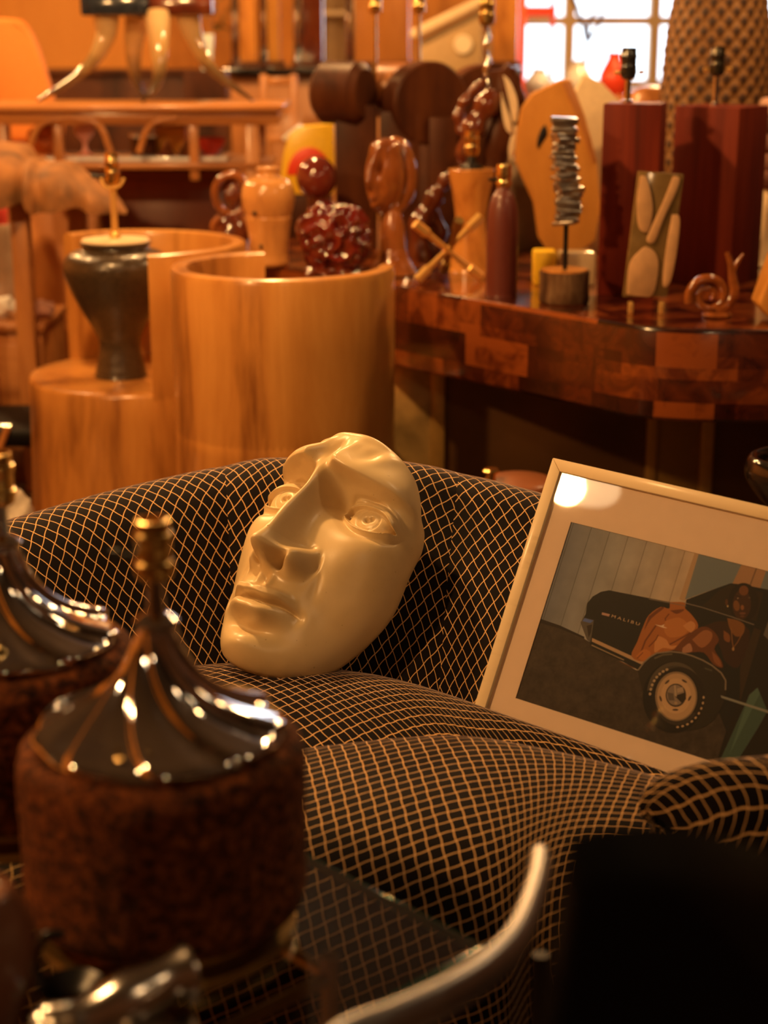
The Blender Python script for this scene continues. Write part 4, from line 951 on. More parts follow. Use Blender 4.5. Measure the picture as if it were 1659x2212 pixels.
# stacked pewter column
s = Spot(1218, 3.86, TZ); t = thing('stacked_slab_sculpture', 'wavy column of stacked silvery slabs on a rod in a bark log', 'sculpture', s.o); k_ = s.k(500)
def bark(a, z, r): return 1 + .05 * noise.noise(Vector((math.cos(a) * 3, math.sin(a) * 3, z * 8))) + .05 * abs(noise.noise(Vector((math.cos(a) * 12, math.sin(a) * 12, z * 14))))
hb = s.L(1218, 582)[1]
MB().lathe([(50 * k_, 0), (54 * k_, .006), (52 * k_, hb * .5), (53 * k_, hb - .003)], 90, rf=bark).build('log_base', wood('rough_bark', (.03, .012, .006), (.13, .065, .03), (.24, .15, .08), scale=22, stretch=(1, 1, .2), rough=.9, coat=0), t, ang=70)
MB().lathe([(49.5 * k_, hb - .006), (49 * k_, hb + .001), (0, hb + .001)], 60, rf=bark, close=False).build('cut_face', M['amber'], t)
MB().tube([(0, 0, hb), (0, 0, s.L(1218, 480)[1])], .0058, 12).build('rod', M['black'], t)
st = MB(); z = s.L(1218, 484)[1]; zt_ = s.L(1218, 262)[1]; i = 0; random.seed(3)
xo = lambda f: (math.sin(f * 6.2 + .4) * 7 - 3 - 8 * (f > .8) * (f - .8) * 5) * k_
while z < zt_:
    hh_ = random.uniform(.006, .011); f = (z - s.L(1218, 484)[1]) / (zt_ - s.L(1218, 484)[1]); w_ = random.uniform(43, 56) * k_
    st.box(w_, w_ * .8, hh_ * 1.25, (xo(f) + random.uniform(-3, 3) * k_, random.uniform(-3, 3) * k_, z + hh_ / 2), (R(random.uniform(-4, 4)), R(random.uniform(-7, 7)), R(random.uniform(-25, 25))), .0018); z += hh_
st.build('stacked_column', metal('pewter', (.50, .45, .40), .30), t)
# yellow and white glass box behind log
s = Spot(1218, 4.16, TZ); t = thing('glass_box', 'low yellow and clear glass box standing behind the bark log', 'box', s.o)
a, b2 = s.L(1150, 620), s.L(1200, 548); MB().box(b2[0] - a[0], .07, .085, ((a[0] + b2[0]) / 2, 0, .0425), (0, 0, 0), .006).build('yellow_half', M['yellow'], t)
a, b2 = s.L(1204, 620), s.L(1284, 548); MB().box(b2[0] - a[0], .07, .083, ((a[0] + b2[0]) / 2, 0, .0415), (0, 0, 0), .006).build('pale_half', plain('pale_glass', (.55, .45, .28), .15, coat=.5), t)
# ochre board
s = Spot(1215, 4.50, TZ); t = thing('wooden_board', 'tall ochre wooden board with a keyhole slot behind the stacked column', 'board', s.o)
ob = [(1114, 350), (1118, 290), (1127, 235), (1150, 203), (1213, 172), (1234, 172), (1264, 250), (1290, 345), (1298, 450), (1286, 520), (1240, 556), (1190, 552), (1164, 515), (1154, 440), (1138, 405)]
dz_ = -s.L(1218, 556)[1] + .0
MB().prism([(x, z) for x, z in (s.L(*p) for p in ob)], .05, Matrix.Translation((0, 0, 0)), .006).build('panel', M['ochre'], t)
MB().prism([s.L(*p) for p in ((1213, 176), (1232, 174), (1262, 250), (1290, 350), (1280, 352), (1250, 262))], .008, Matrix.Translation((0, -.004, 0)), .002).build('beveled_edge', M['teak'], t)
MB().prism([(p.x, p.y) for p in spline([(*s.L(*p), 0) for p in ((1178, 268), (1182, 290), (1170, 310), (1162, 322), (1160, 305), (1168, 280), (1178, 268))], 24)[:-1]], .006, Matrix.Translation((0, -.003, 0)), .001).build('keyhole_slot', M['black'], t)
MB().box(.12, .09, max(.01, s.L(1215, 548)[1]), (0, .02, max(.01, s.L(1215, 548)[1]) / 2), (0, 0, 0), .003).build('foot', M['darkwood'], t)
s = Spot(1122, 4.93, TZ); t = tag(MB().lathe(sprof([(0, .002), (.06, .002), (.08, s.L(1122, 560)[1]), (.09, s.L(1122, 480)[1]), (.075, s.L(1122, 400)[1]), (.05, s.L(1122, 360)[1]), (.04, s.L(1122, 340)[1]), (0, s.L(1122, 338)[1])], 50), 44, close=False).build('stoneware_jar', plain('olive_stoneware', (.16, .10, .05), .5), loc=s.o), 'big olive brown stoneware jar behind the dark red bottle', 'jar')
# cream board
s = Spot(1290, 4.78, TZ); t = tag(MB().prism([(x, max(.0, z)) for x, z in (s.L(*p) for p in ((1225, 235), (1262, 160), (1300, 178), (1345, 225), (1350, 560), (1240, 560)))], .04, None, .005).build('pointed_board', M['cream'], loc=s.o), 'cream board with pointed top between the ochre board and the block lamps', 'board')
s = Spot(1395, 5.2, TZ); t = tag(MB().lathe(sprof([(0, s.L(1395, 183)[1]), (.045, s.L(1395, 190)[1]), (.075, s.L(1395, 215)[1]), (.085, s.L(1395, 260)[1]), (.07, .012), (0, .006)], 40), 36, close=False).build('domed_jar', M['teak'], loc=s.o), 'brown domed jar showing above the narrower block lamp', 'jar')
# brown bottle
s = Spot(1083, 3.98, TZ); t = thing('leather_bottle', 'dark red leather covered bottle with brass collar', 'bottle', s.o); k_ = s.k(540); hz = lambda py: s.L(1083, py)[1]
MB().lathe(sprof([(0, 0), (32 * k_, 0), (34 * k_, .006), (34 * k_, hz(560)), (34 * k_, hz(490)), (31 * k_, hz(450)), (24 * k_, hz(425)), (15 * k_, hz(410)), (12 * k_, hz(402)), (0, hz(400))], 60), 44, close=False).build('body', plain('wine_leather', (.12, .022, .014), .42, coat=.35, bumps=.15, bscale=180), t)
MB().lathe([(11 * k_, hz(406)), (17 * k_, hz(400)), (18 * k_, hz(394)), (15 * k_, hz(388)), (16 * k_, hz(384)), (18 * k_, hz(378)), (16 * k_, hz(370)), (17 * k_, hz(362)), (15 * k_, hz(355)), (0, hz(355))], 30, close=False).build('collar', M['brass'], t)
MB().tube([(-.015, 0, hz(388)), (-.035, 0, hz(388))], .004, 8).build('stud', M['black'], t)
# brass jack
s = Spot(968, 4.17, TZ); t = thing('jack_sculpture', 'gilt crossed bars sculpture like a giant jack', 'sculpture', s.o); k_ = s.k(545)
for p0, p1, d0, d1 in (((896, 480), (1040, 602), -.03, .02), ((1040, 470), (900, 610), .03, -.03), ((990, 470), (960, 592), -.06, .055)):
    a = Vector(s.P(*p0)) + Vector((0, d0, 0)); b2 = Vector(s.P(*p1)) + Vector((0, d1, 0))
    a.z = max(a.z, .012); b2.z = max(b2.z, .012)
    MB().tube([a, a.lerp(b2, .18), a.lerp(b2, .2), a.lerp(b2, .5), a.lerp(b2, .8), a.lerp(b2, .82), b2], [11 * k_, 11 * k_, 7.5 * k_, 5.5 * k_, 7.5 * k_, 11 * k_, 11 * k_], 6).build('bar', M['gold'] if d0 > -.05 else M['brassdull'], t, ang=30)
# corset vase lamp
s = Spot(1015, 4.42, TZ); t = thing('corset_lamp', 'waisted amber wood lamp base with brass socket behind the bottle', 'table lamp', s.o); k_ = s.k(450); hz = lambda py: s.L(1015, py)[1]
MB().lathe(sprof([(0, 0), (46 * k_, 0), (47 * k_, .006), (38 * k_, hz(520)), (33 * k_, hz(480)), (38 * k_, hz(430)), (46 * k_, hz(390)), (49 * k_, hz(370)), (46 * k_, hz(364)), (0, hz(364))], 50), 44, close=False).build('body', M['amber'], t)
MB().lathe([(26 * k_, hz(366)), (24 * k_, hz(358)), (12 * k_, hz(352)), (10 * k_, hz(336))], 24).build('neck', M['black'], t)
socket(t, hz(338), 16 * k_, hz(283) - hz(338), M['brass'], switch=False)
# carved head on a stand
s = Spot(840, 4.34, TZ); t = thing('wooden_head_sculpture', 'polished wooden carved head with hollow eyes on a flared stand', 'sculpture', s.o); k_ = s.k(430); hz = lambda py: s.L(840, py)[1]
MB().lathe(sprof([(0, 0), (50 * k_, 0), (50 * k_, .012), (36 * k_, hz(558)), (31 * k_, hz(540)), (29 * k_, hz(537)), (27 * k_, hz(500)), (21 * k_, hz(470)), (17 * k_, hz(455)), (16 * k_, hz(440)), (0, hz(436))], 50), 40, close=False, Mx=Matrix.Translation((.01, 0, 0))).build('stand', M['cherry'], t)
def head(p):
    x, y, z = p; g2 = lambda u, c_, s_: math.exp(-((u - c_) / s_) ** 2)
    fx = x + .45  # face is turned to the left and front
    k = 1.0
    if y < .35:
        k -= .52 * g2(x, -.34, .15) * g2(z, .36, .24) + .50 * g2(x, .34, .15) * g2(z, .36, .24)      # hollow eyes
        k += .24 * g2(x, -.02 - .0, .10) * g2(z, .15, .38) + .24 * g2(x, 0, .15) * g2(z, -.08, .14)   # nose
        k += .20 * g2(x, 0, .22) * g2(z, -.42, .09) + .18 * g2(x, 0, .22) * g2(z, -.60, .08) - .08 * g2(x, 0, .3) * g2(z, -.51, .05)
        k -= .12 * g2(abs(x), .45, .2) * g2(z, -.25, .25)
        k += .12 * g2(z, .78, .15)
    return k
MB().blob(.050, .056, .098, s.P(832, 383), 5, fn=head, rot=(R(4), R(4), R(-38))).build('face', M['cherry'], t, ang=75)
MB().tube(spline([s.P(838, 318, .03), s.P(862, 322, .03), s.P(876, 360, .025), s.P(874, 410, .02), s.P(858, 445, .01), s.P(846, 462, 0)], 24), [.022, .026] + [.028] * 15 + [.026, .024, .022, .020, .019, .018, .018, .017], 16).build('hood', M['cherry'], t, ang=70)
# dark red carved lump
s = Spot(722, 4.27, TZ); t = thing('red_root_carving', 'gnarled dark red polished root carving between the totem vase and the carved head', 'sculpture', s.o); k_ = s.k(490)
def folds(p):
    v_ = Vector(p) * 1.5; n_ = noise.noise(v_ + Vector((3, 1, 2))); r_ = 1 - abs(noise.noise(Vector(p) * 2.4 + Vector((1, 5, 2)))) * 2
    return .86 + .16 * n_ + .20 * r_ - .18 * math.exp(-((p.x + .15) / .25) ** 2 - ((p.z + .1) / .3) ** 2) * (p.y < 0)
MB().blob(76 * k_, .085, 84 * k_, (0, .0, 86 * k_), 6, fn=folds).build('carving', plain('red_lacquered_root', (.12, .010, .006), .12, coat=.9, var=.6, bscale=14), t, ang=80)
MB().blob(60 * k_, .07, 18 * k_, (0, .0, 15 * k_), 4, .3, 2).build('foot', M['rosewood'], t)
# totem vase
s = Spot(582, 4.52, TZ); t = thing('totem_vase', 'round headed light wood vase with small knob behind the closed barrel chair', 'vase', s.o); k_ = s.k(450); hz = lambda py: s.L(582, py)[1]
pr = [(0, 0), (40 * k_, 0), (41 * k_, hz(545)), (45 * k_, hz(500)), (50 * k_, hz(470)), (48 * k_, hz(466)), (50 * k_, hz(462)), (56 * k_, hz(440)), (58 * k_, hz(420)), (52 * k_, hz(398)), (38 * k_, hz(385)), (24 * k_, hz(379)), (22 * k_, hz(370)), (25 * k_, hz(364)), (20 * k_, hz(360)), (0, hz(360))]
MB().lathe(sprof(pr, 80), 48, close=False).build('body', wood('light_wood_vase', (.40, .17, .05), (.60, .28, .08), (.66, .33, .10), scale=6, stretch=(1, 1, .3), rough=.28, coat=.6), t)
MB().blob(5 * k_, 4 * k_, 5 * k_, (-.033, -.064, hz(456)), 2).blob(4 * k_, 4 * k_, 5 * k_, (-.018, -.052, hz(528)), 2).build('knot', M['black'], t)
# ring figurine
s = Spot(502, 4.70, TZ); t = thing('ring_figurine', 'glossy wooden ring shaped figurine beside the totem vase', 'figurine', s.o); k_ = s.k(450)
rc = s.P(500, 420); MB().tube([(rc[0] + 36 * k_ * math.cos(R(a)), 0, rc[2] + 42 * k_ * math.sin(R(a))) for a in range(0, 361, 10)], 9 * k_, 16).build('ring', M['cherry'], t)
MB().blob(20 * k_, 20 * k_, 26 * k_, (rc[0] + 6 * k_, -.01, rc[2] - 2 * k_), 4, .2, 2).build('head', M['rosewood'], t)
b_z = s.L(502, 462)[1]
MB().lathe(sprof([(0, 0), (36 * k_, 0), (34 * k_, .02), (40 * k_, b_z * .55), (30 * k_, b_z * .85), (14 * k_, b_z)], 30), 30).build('body', M['rosewood'], t)
MB().tube(spline([(-34 * k_, -.01, b_z * .5), (-38 * k_, -.02, b_z * .75), (-24 * k_, -.02, b_z * .95)], 10), 8 * k_, 10).build('arm', M['cherry'], t)
MB().tube(spline([(34 * k_, -.01, b_z * .5), (38 * k_, -.02, b_z * .75), (26 * k_, -.02, b_z * .95)], 10), 8 * k_, 10).build('arm', M['cherry'], t)
# dark sphere
s = Spot(684, 4.70, TZ); t = thing('glossy_ball', 'very dark glossy ball on a neck behind the totem vase', 'ornament', s.o); k_ = s.k(400)
MB().blob(44 * k_, 44 * k_, 46 * k_, s.P(684, 384), 4).build('ball', M['wine'], t)
MB().lathe(sprof([(0, 0), (30 * k_, 0), (28 * k_, .01), (16 * k_, .05), (20 * k_, s.L(684, 422)[1])], 20), 28).build('neck', M['rosewood'], t)
# laminated wood lamp sculpture
s = Spot(860, 4.95, TZ); t = thing('laminated_lamp', 'huge dark laminated wood lamp base with roller and round discs', 'table lamp', s.o); k_ = s.k(200)
def disc(px, py, rpx, ln, ang, mat, name, dy=0, rim=.006):
    c_ = Vector(s.P(px, py)) + Vector((0, dy, 0)); Mx = Matrix.Translation(c_) @ Matrix.Rotation(R(ang), 4, 'Z') @ Matrix.Rotation(R(90), 4, 'X')
    r = rpx * k_; return MB().lathe([(0, -ln / 2), (r - rim, -ln / 2), (r, -ln / 2 + rim), (r, ln / 2 - rim), (r - rim, ln / 2), (0, ln / 2)], 64, Mx=Mx, close=False).build(name, mat, t)
disc(742, 200, 66, .15, 62, M['darkwood'], 'roller', -.03, .02)
disc(872, 198, 60, .16, 75, wood('mid_brown_laminate', (.16, .055, .017), (.27, .10, .03), scale=6, stretch=(1, .2, 1), rough=.3, coat=.4), 'roller', .12, .01)
disc(918, 222, 88, .09, 24, M['darkwood'], 'round_disc', -.03)
disc(1050, 240, 96, .08, 14, M['darkwood'], 'round_disc', .20)
for x0, x1, y0, dy, nm in ((725, 815, 225, 0, 'pillar'), (820, 905, 240, -.02, 'pillar'), (925, 985, 250, -.02, 'pillar'), (1030, 1080, 300, .2, 'pillar')):
    a = s.L(x0, y0); b2 = s.L(x1, y0); MB().box(b2[0] - a[0], .14, a[1], ((a[0] + b2[0]) / 2, dy, a[1] / 2), (0, 0, 0), .006).build(nm, M['darkwood'], t)
for px_, y1_, dy in ((810, 150, .02), (905, 138, .02)):
    a = Vector(s.P(px_, y1_ + 20)) ; b2 = Vector(s.P(px_, 30)); MB().tube([(a.x, dy, a.z - .03), (b2.x, dy, b2.z)], .006, 12).build('rod', M['brass'], t); socket(t, b2.z, .019, .055, M['brass'], x=b2.x, y=dy, switch=False)
# dark driftwood lamp with shells
s = Spot(1055, 4.62, TZ); t = thing('driftwood_lamp', 'dark twisted driftwood lamp with pale shell strips and a spiral stem', 'table lamp', s.o); k_ = s.k(250)
def trunk(pts, rs, name, mat, n=16): return MB().tube(spline([s.P(*p) for p in pts], 30), [ (rs[0] + (rs[1] - rs[0]) * i / 30 + rs[2] * math.sin(i * .8)) * k_ for i in range(31)], n).build(name, mat, t, ang=75)
trunk([(1040, 560), (1035, 470), (1060, 380), (1075, 300), (1090, 220), (1085, 150)], (30, 34, 3), 'trunk', M['darkwood'])
trunk([(1030, 420, -.03), (1010, 330, -.04), (1030, 260, -.05), (1070, 200, -.04)], (22, 26, 4), 'branch', M['rosewood'])
trunk([(1085, 150, .0), (1110, 170, 0), (1122, 230, 0), (1118, 300, 0)], (16, 10, 2), 'branch', M['darkwood'])
trunk([(1000, 290, -.03), (990, 250, -.03), (1010, 210, -.03), (1045, 175, -.03)], (12, 10, 2), 'branch', M['rosewood'])
def shellstrip(pts, dy):
    q = spline([(*s.L(*p), 0) for p in pts + [pts[0]]], len(pts) * 4)[:-1]; MB().prism([(p.x, p.y) for p in q], .012, Matrix.Translation((0, dy, 0)), .003).build('shell_strip', M['ivory'], t)
shellstrip([(1083, 160), (1098, 175), (1112, 210), (1114, 250), (1104, 262), (1096, 220)], -.075)
shellstrip([(1078, 195), (1090, 230), (1100, 262), (1100, 285), (1088, 275), (1080, 240)], -.085)
shellstrip([(1108, 262), (1116, 285), (1108, 320), (1098, 345), (1094, 320), (1100, 290)], -.075)
tw = []
for i in range(50): f = i / 49; q = Vector(s.P(1050, 230 - 175 * f)); a = f * 22; tw.append((q.x + 3.5 * k_ * math.cos(a), -.03 + 3.5 * k_ * math.sin(a), q.z))
MB().tube(tw, 5.5 * k_, 12).build('spiral_stem', M['steel'], t, ang=70)
q = s.P(1050, 56); socket(t, q[2], 17 * k_, 60 * k_, M['brassdull'], x=q[0], y=-.03, switch=False)
# root carving in the shade
s = Spot(935, 4.62, TZ); t = tag(MB().tube(spline([s.P(915, 575), s.P(905, 500), s.P(930, 440), s.P(955, 400), s.P(975, 372)], 24), [(30 - i * .8 + 4 * math.sin(i)) * s.k(480) for i in range(25)], 14).tube(spline([s.P(930, 560, .03), s.P(950, 500, .03), s.P(925, 450, .03)], 16), [(16 + 3 * math.sin(i)) * s.k(480) for i in range(17)], 12).build('dark_root_ornament', M['rosewood'], ang=75, loc=s.o), 'dark knotted root ornament between the carved head and the waisted lamp', 'ornament')
# big woven pineapple lamp
s = Spot(1527, 4.85, TZ); t = thing('woven_lamp', 'giant woven wicker lamp body rising out of the top edge', 'lamp', s.o); k_ = s.k(120); hz = lambda py: s.L(1527, py)[1]
def weave(a, z, r): return 1 + .035 * (abs(math.sin(10 * a + z * 62)) + abs(math.sin(10 * a - z * 62)) - 1.2)
pw = spline([(108 * k_, 0, 0), (116 * k_, hz(380), 0), (117 * k_, hz(230), 0), (112 * k_, hz(100), 0), (100 * k_, hz(0), 0), (90 * k_, hz(-100), 0), (60 * k_, hz(-180), 0)], 170)
mw, tt, bb = nt('wicker'); v = coords(tt); sx = tt.nodes.new('ShaderNodeSeparateXYZ'); tt.links.new(v, sx.inputs[0])
at_ = N(tt, 'ShaderNodeMath', operation='ARCTAN2'); tt.links.new(sx.outputs[1], at_.inputs[0]); tt.links.new(sx.outputs[0], at_.inputs[1])
def M2(op, a, b2):
    n = N(tt, 'ShaderNodeMath', operation=op)
    for k, x in enumerate((a, b2)):
        if x is None: continue
        if isinstance(x, (int, float)): n.inputs[k].default_value = x
        else: tt.links.new(x, n.inputs[k])
    return n.outputs[0]
A10 = M2('MULTIPLY', at_.outputs[0], 10); Z62 = M2('MULTIPLY', sx.outputs[2], 62)
s1 = M2('ABSOLUTE', M2('SINE', M2('ADD', A10, Z62), None), None); s2 = M2('ABSOLUTE', M2('SINE', M2('SUBTRACT', A10, Z62), None), None)
mn = M2('MINIMUM', s1, s2); nn = N(tt, 'ShaderNodeTexNoise', Scale=30, Detail=3); tt.links.new(v, nn.inputs['Vector'])
tt.links.new(ramp(tt, M2('ADD', mn, M2('MULTIPLY', nn.outputs['Fac'], .35)), [(.35, (.26, .125, .035)), (.65, (.16, .065, .016)), (.95, (.035, .012, .004))]), bb.inputs['Base Color']); bb.inputs['Roughness'].default_value = .65
MB().lathe([(p.x, p.y) for p in pw], 200, rf=weave).build('woven_body', mw, t, ang=75)
# right edge things
s = Spot(1690, 4.55, TZ); t = thing('folded_throws', 'stack of folded pinkish throws at the right edge behind the block lamps', 'textile stack', s.o)
MB().lathe(sprof([(0, 0), (.11, 0), (.11, .02), (.085, .10), (.065, .20), (0, .21)], 30), 30, close=False).build('stand', M['cream'], t)
for k in range(5): z = .225 + k * .048; MB().box(.17, .16, .044, (.01 * math.sin(k * 2), 0, z), (0, R(3 * math.sin(k)), 0), .018, 4).build('folded_throw', plain('pink_throw_%s' % 'abcde'[k], ((.32, .14, .10), (.42, .22, .17), (.36, .18, .15), (.10, .04, .03), (.45, .26, .2))[k], .9), t)
# stool under table, black bowl stand at right
s = Spot(1112, 3.42, 0); t = thing('round_stool', 'small round brown stool with a brass knob under the burl table', 'stool', s.o)
zt_ = s.L(1112, 1040)[1]; MB().lathe(sprof([(0, zt_ - .03), (.072, zt_ - .03), (.080, zt_ - .015), (.072, zt_ + .004), (.03, zt_ + .014), (0, zt_ + .016)], 24), 40, close=False).build('seat', plain('brown_hide', (.28, .09, .03), .4, coat=.3), t)
for a in range(3): an = R(90 + 120 * a); MB().tube([(.045 * math.cos(an), .045 * math.sin(an), zt_ - .03), (.10 * math.cos(an), .10 * math.sin(an), 0)], .009, 10).build('leg', M['brassdull'], t)
MB().tube([(-.062, -.03, zt_ - .02), (-.062, -.03, zt_ + .03)], .010, 12).lathe([(.018, 0), (.019, .004), (.015, .008)], 16, (-.062, -.03, zt_ + .028)).build('knob', M['brass'], t)
s = Spot(1682, 3.05, 0); t = thing('black_bowl_stand', 'glossy black shallow bowl on a black pedestal at the right edge', 'bowl', s.o); k_ = s.k(1010)
hz = lambda py: s.L(1705, py)[1]
MB().lathe(sprof([(0, hz(1045) - .05), (60 * k_, hz(1045) - .045), (104 * k_, hz(1045)), (114 * k_, hz(1015)), (104 * k_, hz(988)), (88 * k_, hz(988)), (76 * k_, hz(1015)), (40 * k_, hz(1035)), (0, hz(1038))], 60), 60, close=False).build('bowl', M['blackgloss'], t)
MB().lathe([(.09, 0), (.09, .02), (.035, .05), (.03, hz(1045) - .05)], 32).build('pedestal', M['blackgloss'], t)
# hidden glossy dark floor clutter: glass ashtray glint behind armchair
# ================================================================ left background
# horn legged table on a wooden console
CY = 5.45
s = Spot(300, CY, 0); t = thing('wooden_console', 'long light wood console with curved braces carrying the horn legged table', 'console table', s.o)
zt = s.L(300, 226)[1]
x0 = s.L(-60, 230)[0]; x1 = s.L(612, 230)[0]
MB().box(x1 - x0, .42, .022, ((x0 + x1) / 2, .20, zt - .011), (0, 0, 0), .006).build('tabletop', M['teakh'], t)
MB().box(x1 - x0 - .04, .36, .04, ((x0 + x1) / 2, .20, zt - .044), (0, 0, 0), .003).build('apron', M['teakh'], t)
for px in (-40, 545):
    x = s.L(px, 400)[0]
    for dy in (.05, .36): MB().box(.045, .045, zt - .06, (x, dy, (zt - .06) / 2), (0, 0, 0), .004).build('leg', M['teak'], t)
for pa, pb in ((60, 240), (240, 60), (300, 470)):
    a = Vector(s.P(pa, 330, .02)); b2 = Vector(s.P((pa + pb) / 2, 252, .02)); c_ = Vector(s.P(pa + (pb - pa) * .15, 270, .02))
    MB().tube(spline([a, c_, b2], 20), .011, 12).build('curved_brace', M['teak'], t)
x = s.L(120, 300)[0]; MB().box(.03, .03, .18, (x, .05, zt - .15), (0, 0, 0), .003).build('strut', M['teak'], t)
x = s.L(415, 300)[0]; MB().box(.03, .03, .18, (x, .05, zt - .15), (0, 0, 0), .003).build('strut', M['teak'], t)
zs = s.L(300, 352)[1]; xa, xb = s.L(72, 352)[0], s.L(480, 352)[0]
MB().box(x1 - x0 - .1, .40, .02, ((x0 + x1) / 2, .22, zs - .012), (0, 0, 0), .004).build('shelf', M['teakh'], t)
s2 = Spot(278, 5.42, zs - .001); tag(MB().box((408) * s2.k(350), .27, .012, (0, .265, .006), (0, 0, 0), .003).build('glass_sheet', plain('reflection_painted_glass', (.86, .9, 1.0), .08, coat=1), loc=s2.o), 'glass sheet lying on the console shelf, with the window reflection painted on', 'glass sheet')  # bluish white colour paints in the window's reflection on the glass
hzz = zs + .0125
s3 = Spot(310, 5.66, hzz); t = thing('tilted_box', 'small brown box with pale lid standing on the glass sheet', 'box', s3.o, R(20)); MB().box(.075, .07, .055, (0, 0, .0275), (0, 0, 0), .004).build('body', M['darkwood'], t); MB().box(.08, .075, .012, (0, 0, .0615), (0, 0, 0), .004).build('lid', M['whiteg'], t)
s3 = Spot(372, 5.72, hzz); t = thing('yellow_basket', 'orange yellow box behind the small brown box', 'box', s3.o); MB().box(.10, .08, .085, (0, 0, .0425), (0, 0, 0), .006).build('body', plain('orange_paint', (.75, .33, .04), .5), t); MB().box(.102, .082, .01, (0, 0, .088), (0, 0, 0), .003).build('rim', M['teak'], t)
for k, px in enumerate((362, 402)):
    s3 = Spot(px, 5.58, hzz); o = MB().lathe([(.030, 0), (.004, .050), (0, .051)], 4, close=True).build('pyramid', M['steel'], ang=20, loc=s3.o); tag(o, ('small steel pyramid, left of the pair on the glass sheet', 'small steel pyramid, right of the pair on the glass sheet')[k], 'ornament', 'steel pyramids')
s3 = Spot(455, 5.70, hzz); t = thing('red_bowl', 'red bowl at the right end of the glass sheet', 'bowl', s3.o); MB().lathe(sprof([(0, 0), (.02, 0), (.045, .03), (.05, .05), (.044, .048), (.02, .02), (0, .012)], 24), 30, close=False).build('bowl', M['redp'], t)
s3 = Spot(185, 5.62, hzz); t = thing('pink_glass', 'pink and clear glassware on the console shelf', 'glassware', s3.o); MB().lathe(sprof([(0, 0), (.03, 0), (.012, .012), (.008, .04), (.03, .07), (.032, .10), (.028, .10), (.0, .05)], 30), 28, close=False).build('goblet', plain('pink_glaze', (.75, .35, .3), .1, coat=1), t)
s3 = Spot(100, 5.75, hzz); tag(MB().blob(.06, .05, .05, (0, 0, .048), 4, .2, 2).build('orange_gourd', plain('orange_gourd', (.65, .17, .03), .3, coat=.4), loc=s3.o), 'orange gourd on the console shelf at the left', 'gourd')
# horn legged table
s = Spot(325, 5.62, zt); t = thing('horn_leg_table', 'small table on four curved polished horns', 'side table', s.o); k_ = s.k(120)
def horn_mat():
    m, tt, b = nt('polished_horn'); v = coords(tt); sx = tt.nodes.new('ShaderNodeSeparateXYZ'); tt.links.new(v, sx.inputs[0])
    n = N(tt, 'ShaderNodeTexNoise', Scale=12, Detail=4); tt.links.new(v, n.inputs['Vector']); ad_ = N(tt, 'ShaderNodeMath', operation='MULTIPLY_ADD'); tt.links.new(n.outputs['Fac'], ad_.inputs[0]); ad_.inputs[1].default_value = .12; tt.links.new(sx.outputs[2], ad_.inputs[2])
    tt.links.new(ramp(tt, ad_.outputs[0], [(.09, (.045, .025, .012)), (.15, (.12, .07, .03)), (.22, (.50, .31, .12)), (.33, (.58, .42, .22))]), b.inputs['Base Color']); b.inputs['Roughness'].default_value = .08; b.inputs['Coat Weight'].default_value = 1; return m
M['horn'] = horn_mat()
for pts in ([(232, 30, -.02), (228, 85, -.03), (190, 150, -.06), (95, 218, -.10)], [(290, 30, .08), (278, 100, .10), (282, 170, .12), (300, 208, .14)], [(345, 30, -.06), (352, 100, -.10), (352, 170, -.13), (322, 218, -.16)], [(405, 30, 0), (420, 85, 0), (460, 150, -.02), (548, 212, -.05)]):
    q = [Vector(s.P(a, b2)) + Vector((0, c_, 0)) for a, b2, c_ in pts]; q[-1].z = .008
    MB().tube(spline(q, 34), [(29 - i * .75) * k_ if i < 30 else (29 - 22.5 - (i - 30) * .9) * k_ for i in range(35)], 22).build('horn_leg', M['horn'], t, ang=70)
zz = s.L(325, 34)[1]
MB().box(142 * k_, .20, .06, (s.L(256, 20)[0], 0, zz + .03), (0, 0, 0), .008).build('top', plain('blue_black_stone', (.022, .028, .042), .12, coat=.6, var=.4), t)
MB().box(134 * k_, .20, .06, (s.L(396, 20)[0], .02, zz + .03), (0, 0, 0), .01).build('top', M['rosewood'], t)
# tan leather brimmed slab on stand
s = Spot(130, 4.95, 0); t = thing('live_edge_table', 'tan live edge slab table with wavy rim on timber legs', 'side table', s.o)
pts = [(-80, 300), (30, 318), (65, 345), (90, 352), (130, 350), (165, 372), (205, 400), (240, 430), (268, 462)]
up_ = spline([Vector((*s.L(*p), 0)) for p in pts], 60); lowp = spline([Vector((*s.L(*p), 0)) for p in [(-80, 430), (30, 438), (60, 430), (95, 452), (130, 450), (165, 440), (200, 455), (240, 458), (268, 466)]], 60)
def slabf(u, v):
    i = int(round(u * 60)); a, b2 = up_[i], lowp[i]; an = v * 2 * PI; d = .20 * (1 - (abs(u - .2) / .82) ** 4)
    sn = math.sin(an); z = b2.y + (a.y - b2.y) * (sn ** .6 if sn > 0 else 0) - (0 if sn > 0 else -.03 * sn * 0 - .012 * sn * sn)
    z += (.014 * math.sin(u * 26 + 2.5 * math.cos(an)) + .008 * math.sin(u * 47 + 1)) * (.4 + max(0, -math.cos(an))) * (1 - u); d *= 1 + .10 * math.sin(u * 26) + .06 * math.sin(u * 41 + 2)
    return (a.x, -d * math.cos(an) + .06, z)
mb = MB().grid(slabf, 60, 40); mb.build('slab', plain('folded_tan_hide', (.26, .105, .026), .75, bumps=.5, bscale=14, var=.45), t, ang=75)
for px, dy in ((42, 0), (-50, 0), (150, .12)):
    a = s.L(px, 440); hh = a[1] + (.01 if px < 100 else 0); MB().box(.052, .052, hh, (a[0], dy, hh / 2), (0, 0, 0), .004).build('leg', M['teak'], t)
